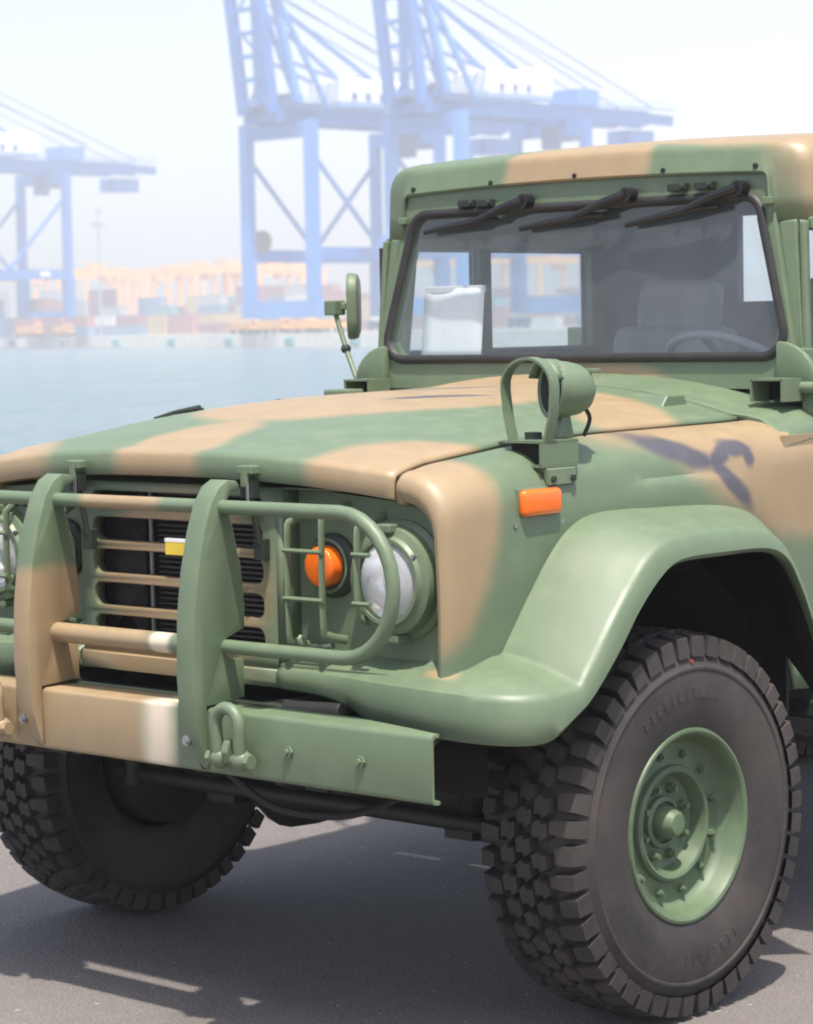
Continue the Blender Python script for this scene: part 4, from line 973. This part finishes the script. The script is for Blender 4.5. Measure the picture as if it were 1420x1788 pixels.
for a in (-90, 30, 150): mb.bar(c, c + ux * (.19 * math.cos(R(a))) + uy * (.19 * math.sin(R(a))), .02, .012)
mb.cyl(c - ax * .02, c + ax * .02, .05, n=16); mb.cyl(c - ax * .25, c, .025, n=12); mb.build('spokes', M['interior_dark'], sw)
# cargo bed behind the cab (outside the frame, it shades the quay)
mb = MB(); mb.box((0, 3.25, .96), (2.0, 2.35, .06))
for s in (1, -1): mb.box((s * .99, 3.25, 1.22), (.04, 2.35, .50))
mb.box((0, 2.08, 1.30), (2.0, .04, .62)); mb.box((0, 4.42, 1.22), (2.0, .04, .50)); mb.build('cargo_bed', M['fender'], truck, bevel=.006)
for s in (1, -1):
    mb = MB(); mb.box((s * .84, 1.3, .62), (.26, 1.1, .05)); mb.box((s * .70, 1.3, .72), (.05, 1.3, .28)); mb.build('side_step', M['dark_green'], truck, bevel=.008)
# side marker lamps
for s in (1, -1):
    mb = MB(); mb.box((s * .868, -.335, 1.226), (.008, .140, .066)); sm = mb.build('side_marker', M['green'], truck, bevel=.003)
    mb = MB(); mb.box((s * .879, -.335, 1.226), (.026, .136, .060)); mb.build('lens', M['amber'], sm, bevel=.013, seg=4, smooth=50)
    if s > 0:
        for yy in (-.417, -.253): mb = MB(); mb.cyl((.866, yy, 1.178), (.876, yy, 1.178), .006, n=8); mb.build('screw', M['steel'], sm)
# spotlight and its hoop on the near fender
sp = empty('spotlight', parent=truck)
bx = (.757, .868); by = (-.316, -.183)
mb = MB(); t = .006; cx = sum(bx) / 2; cy = sum(by) / 2
mb.box((cx, cy, 1.359), (bx[1] - bx[0], by[1] - by[0], t)); mb.box((bx[1] - t / 2, cy, 1.331), (t, by[1] - by[0], .052)); mb.box((cx + .02, cy, 1.304), (bx[1] - bx[0] - .04, by[1] - by[0], t)); mb.box((cx, by[1] - .003, 1.331), (bx[1] - bx[0] - .01, t, .05)); brk = mb.build('bracket', M['green'], sp)
mb = MB(); mb.box((cx, by[0] + .022, 1.331), (bx[1] - bx[0] - .012, .004, .048)); mb.build('dark_recess', M['near_black'], brk)  # black plate paints the shade in the bracket's open front
mb = MB(); mb.prism([(.80, 1.302), (.862, 1.302), (.874, 1.296), (.876, 1.262), (.868, 1.262), (.86, 1.29)], 'y', -.30, -.20); mb.build('foot', M['green'], brk)
for y in (-.285, -.215): mb = MB(); mb.cyl((.872, y, 1.274), (.882, y, 1.274), .008, n=6); mb.build('bolt', M['dark_green'], brk)
hp = [V(.764, -.29, 1.362), V(.750, -.29, 1.42), V(.743, -.29, 1.475)] + [V(.815 - .073 * math.cos(R(a)), -.29, 1.482 + .066 * math.sin(R(a))) for a in range(12, 180, 12)] + [V(.888, -.29, 1.475), V(.884, -.29, 1.42), V(.866, -.29, 1.362)]
mb = MB()
rings = []
for k, p in enumerate(hp):
    d = (hp[min(k + 1, len(hp) - 1)] - hp[max(k - 1, 0)]).normalized(); n_ = V(0, 1, 0).cross(d)
    rings.append([p + n_ * .003 + V(0, -.015, 0), p + n_ * .003 + V(0, .015, 0), p - n_ * .003 + V(0, .015, 0), p - n_ * .003 + V(0, -.015, 0)])
mb.loft(rings, closed=True, cap=True); mb.build('hoop', M['green'], sp, smooth=30)
lc = V(.825, -.195, 1.475); la = V(-.42, -.90, .05).normalized()
mb = MB(); mb.lathe([(.0, -.085), (.022, -.082), (.045, -.068), (.058, -.045), (.064, -.015), (.066, .012), (.069, .014), (.069, .024), (.064, .026), (.060, .022), (.0, .018)], lc, la, 28); lh = mb.build('lamp_housing', M['green'], sp, smooth=35)
mb = MB(); mb.lathe([(.060, .021), (.04, .026), (.001, .029)], lc, la, 24); mb.build('lens', M['near_black'], lh, smooth=50)
vz = MB(); rings = []
for a in range(20, 161, 14):
    e1 = la.cross(V(0, 0, 1)).normalized(); e2 = e1.cross(la)
    q = lc + e1 * (.069 * math.cos(R(a))) + e2 * (.069 * math.sin(R(a))); rings.append([q + la * .02, q + la * .05])
vz.loft(rings); vz.build('visor', M['green'], lh, solid=.003, smooth=50)
mb = MB(); mb.prism([(lc.y - .02, 1.362), (lc.y + .035, 1.362), (lc.y + .02, 1.42), (lc.y - .005, 1.42)], 'x', lc.x - .014, lc.x + .014); mb.build('pivot', M['green'], lh, bevel=.003)
mb = MB(); mb.box((lc.x + .045, lc.y + .06, 1.515), (.035, .03, .010)); mb.build('tab', M['green'], lh, bevel=.002)
mb = MB(); mb.tube(catmull([lc + V(.025, .055, -.04), lc + V(.035, .065, -.07), lc + V(.02, .06, -.11)], 4), .005, 8); mb.build('cable', M['black'], lh, smooth=40)
mb = MB(); mb.cyl((.79, -.25, 1.36), (.79, -.25, 1.378), .02, n=10); mb.build('cover_cap', M['dark_green'], brk)
# far side mirror, turned edge-on
mr = empty('side_mirror', parent=truck)
mb = MB(); mb.tube([V(-.82, .86, 1.43), V(-.905, .885, 1.56), V(-.955, .889, 1.682)], .008, 8); mb.build('arm', M['green'], mr, smooth=40)
mb = MB(); mb.sphere((-.905, .885, 1.56), .016, 10); mb.build('joint', M['dark_green'], mr, smooth=50)
mb = MB(); mb.box((-.952, .888, 1.685), (.045, .05, .045)); mb.bar((-.952, .888, 1.69), (-.905, .93, 1.69), .022); mb.build('clamp', M['green'], mr, bevel=.004)
mz = Matrix.Rotation(math.atan2(fh.y, fh.x) + R(-3), 3, 'Z')
hd = MB(); pts = rquad(.075, .085, 1.588, 1.79, .060, 6); n_ = len(pts); rings = []
for off, sc_ in ((-.018, .80), (-.012, .96), (.0, 1.0), (.014, 1.0), (.018, .97)):
    rings.append([V(-.915, .935, 0) + mz @ V(x * sc_, off * 1.0, 0) + V(0, 0, 1.69 + (z - 1.69) * sc_) for x, z in pts])
hd.loft(rings, closed=True, cap=True); hd.build('mirror_shell', M['green'], mr, smooth=45)
# printed notice standing on the dashboard
mb = MB(); rings = []
for k in range(9):
    t = k / 8; rings.append([V(lerp(-.61, -.375, j / 6), .902 + .022 * t + .003 * math.sin(j * 1.1), 1.528 + .205 * t) for j in range(7)])
mb.loft(rings)
ps = mb.build('paper_notice', M['paper'], None, smooth=60, solid=.001); tag(ps, 'white printed sheet of paper propped inside the windshield above the dashboard', 'paper')
ps['category'] = 'paper'
mb = MB(); mb.box((-.4925, .928, 1.730), (.235, .012, .02)); mb.build('top_strip', M['white'], ps, bevel=.003)

# ================================================================== HAZE
mb = MB()
h0 = CAM - fh * 560; 
P = [h0 - rh * 1200, h0 + rh * 1200, CAM + fh * 1250 + rh * 1200, CAM + fh * 1250 - rh * 1200]
mb.prism([(p.x, p.y) for p in P], 'z', ZW - 1.6, 118.)
m = bpy.data.materials.new('sea_haze'); m.use_nodes = True; nt = m.node_tree; nt.nodes.clear()
out = N(nt, 'ShaderNodeOutputMaterial'); pv = N(nt, 'ShaderNodeVolumePrincipled'); pv.inputs['Density'].default_value = .00105; pv.inputs['Color'].default_value = (.885, .895, .935, 1); pv.inputs['Anisotropy'].default_value = 0.0
nt.links.new(pv.outputs[0], out.inputs['Volume'])
hz = mb.build('haze', m); tag(hz, kind='stuff')
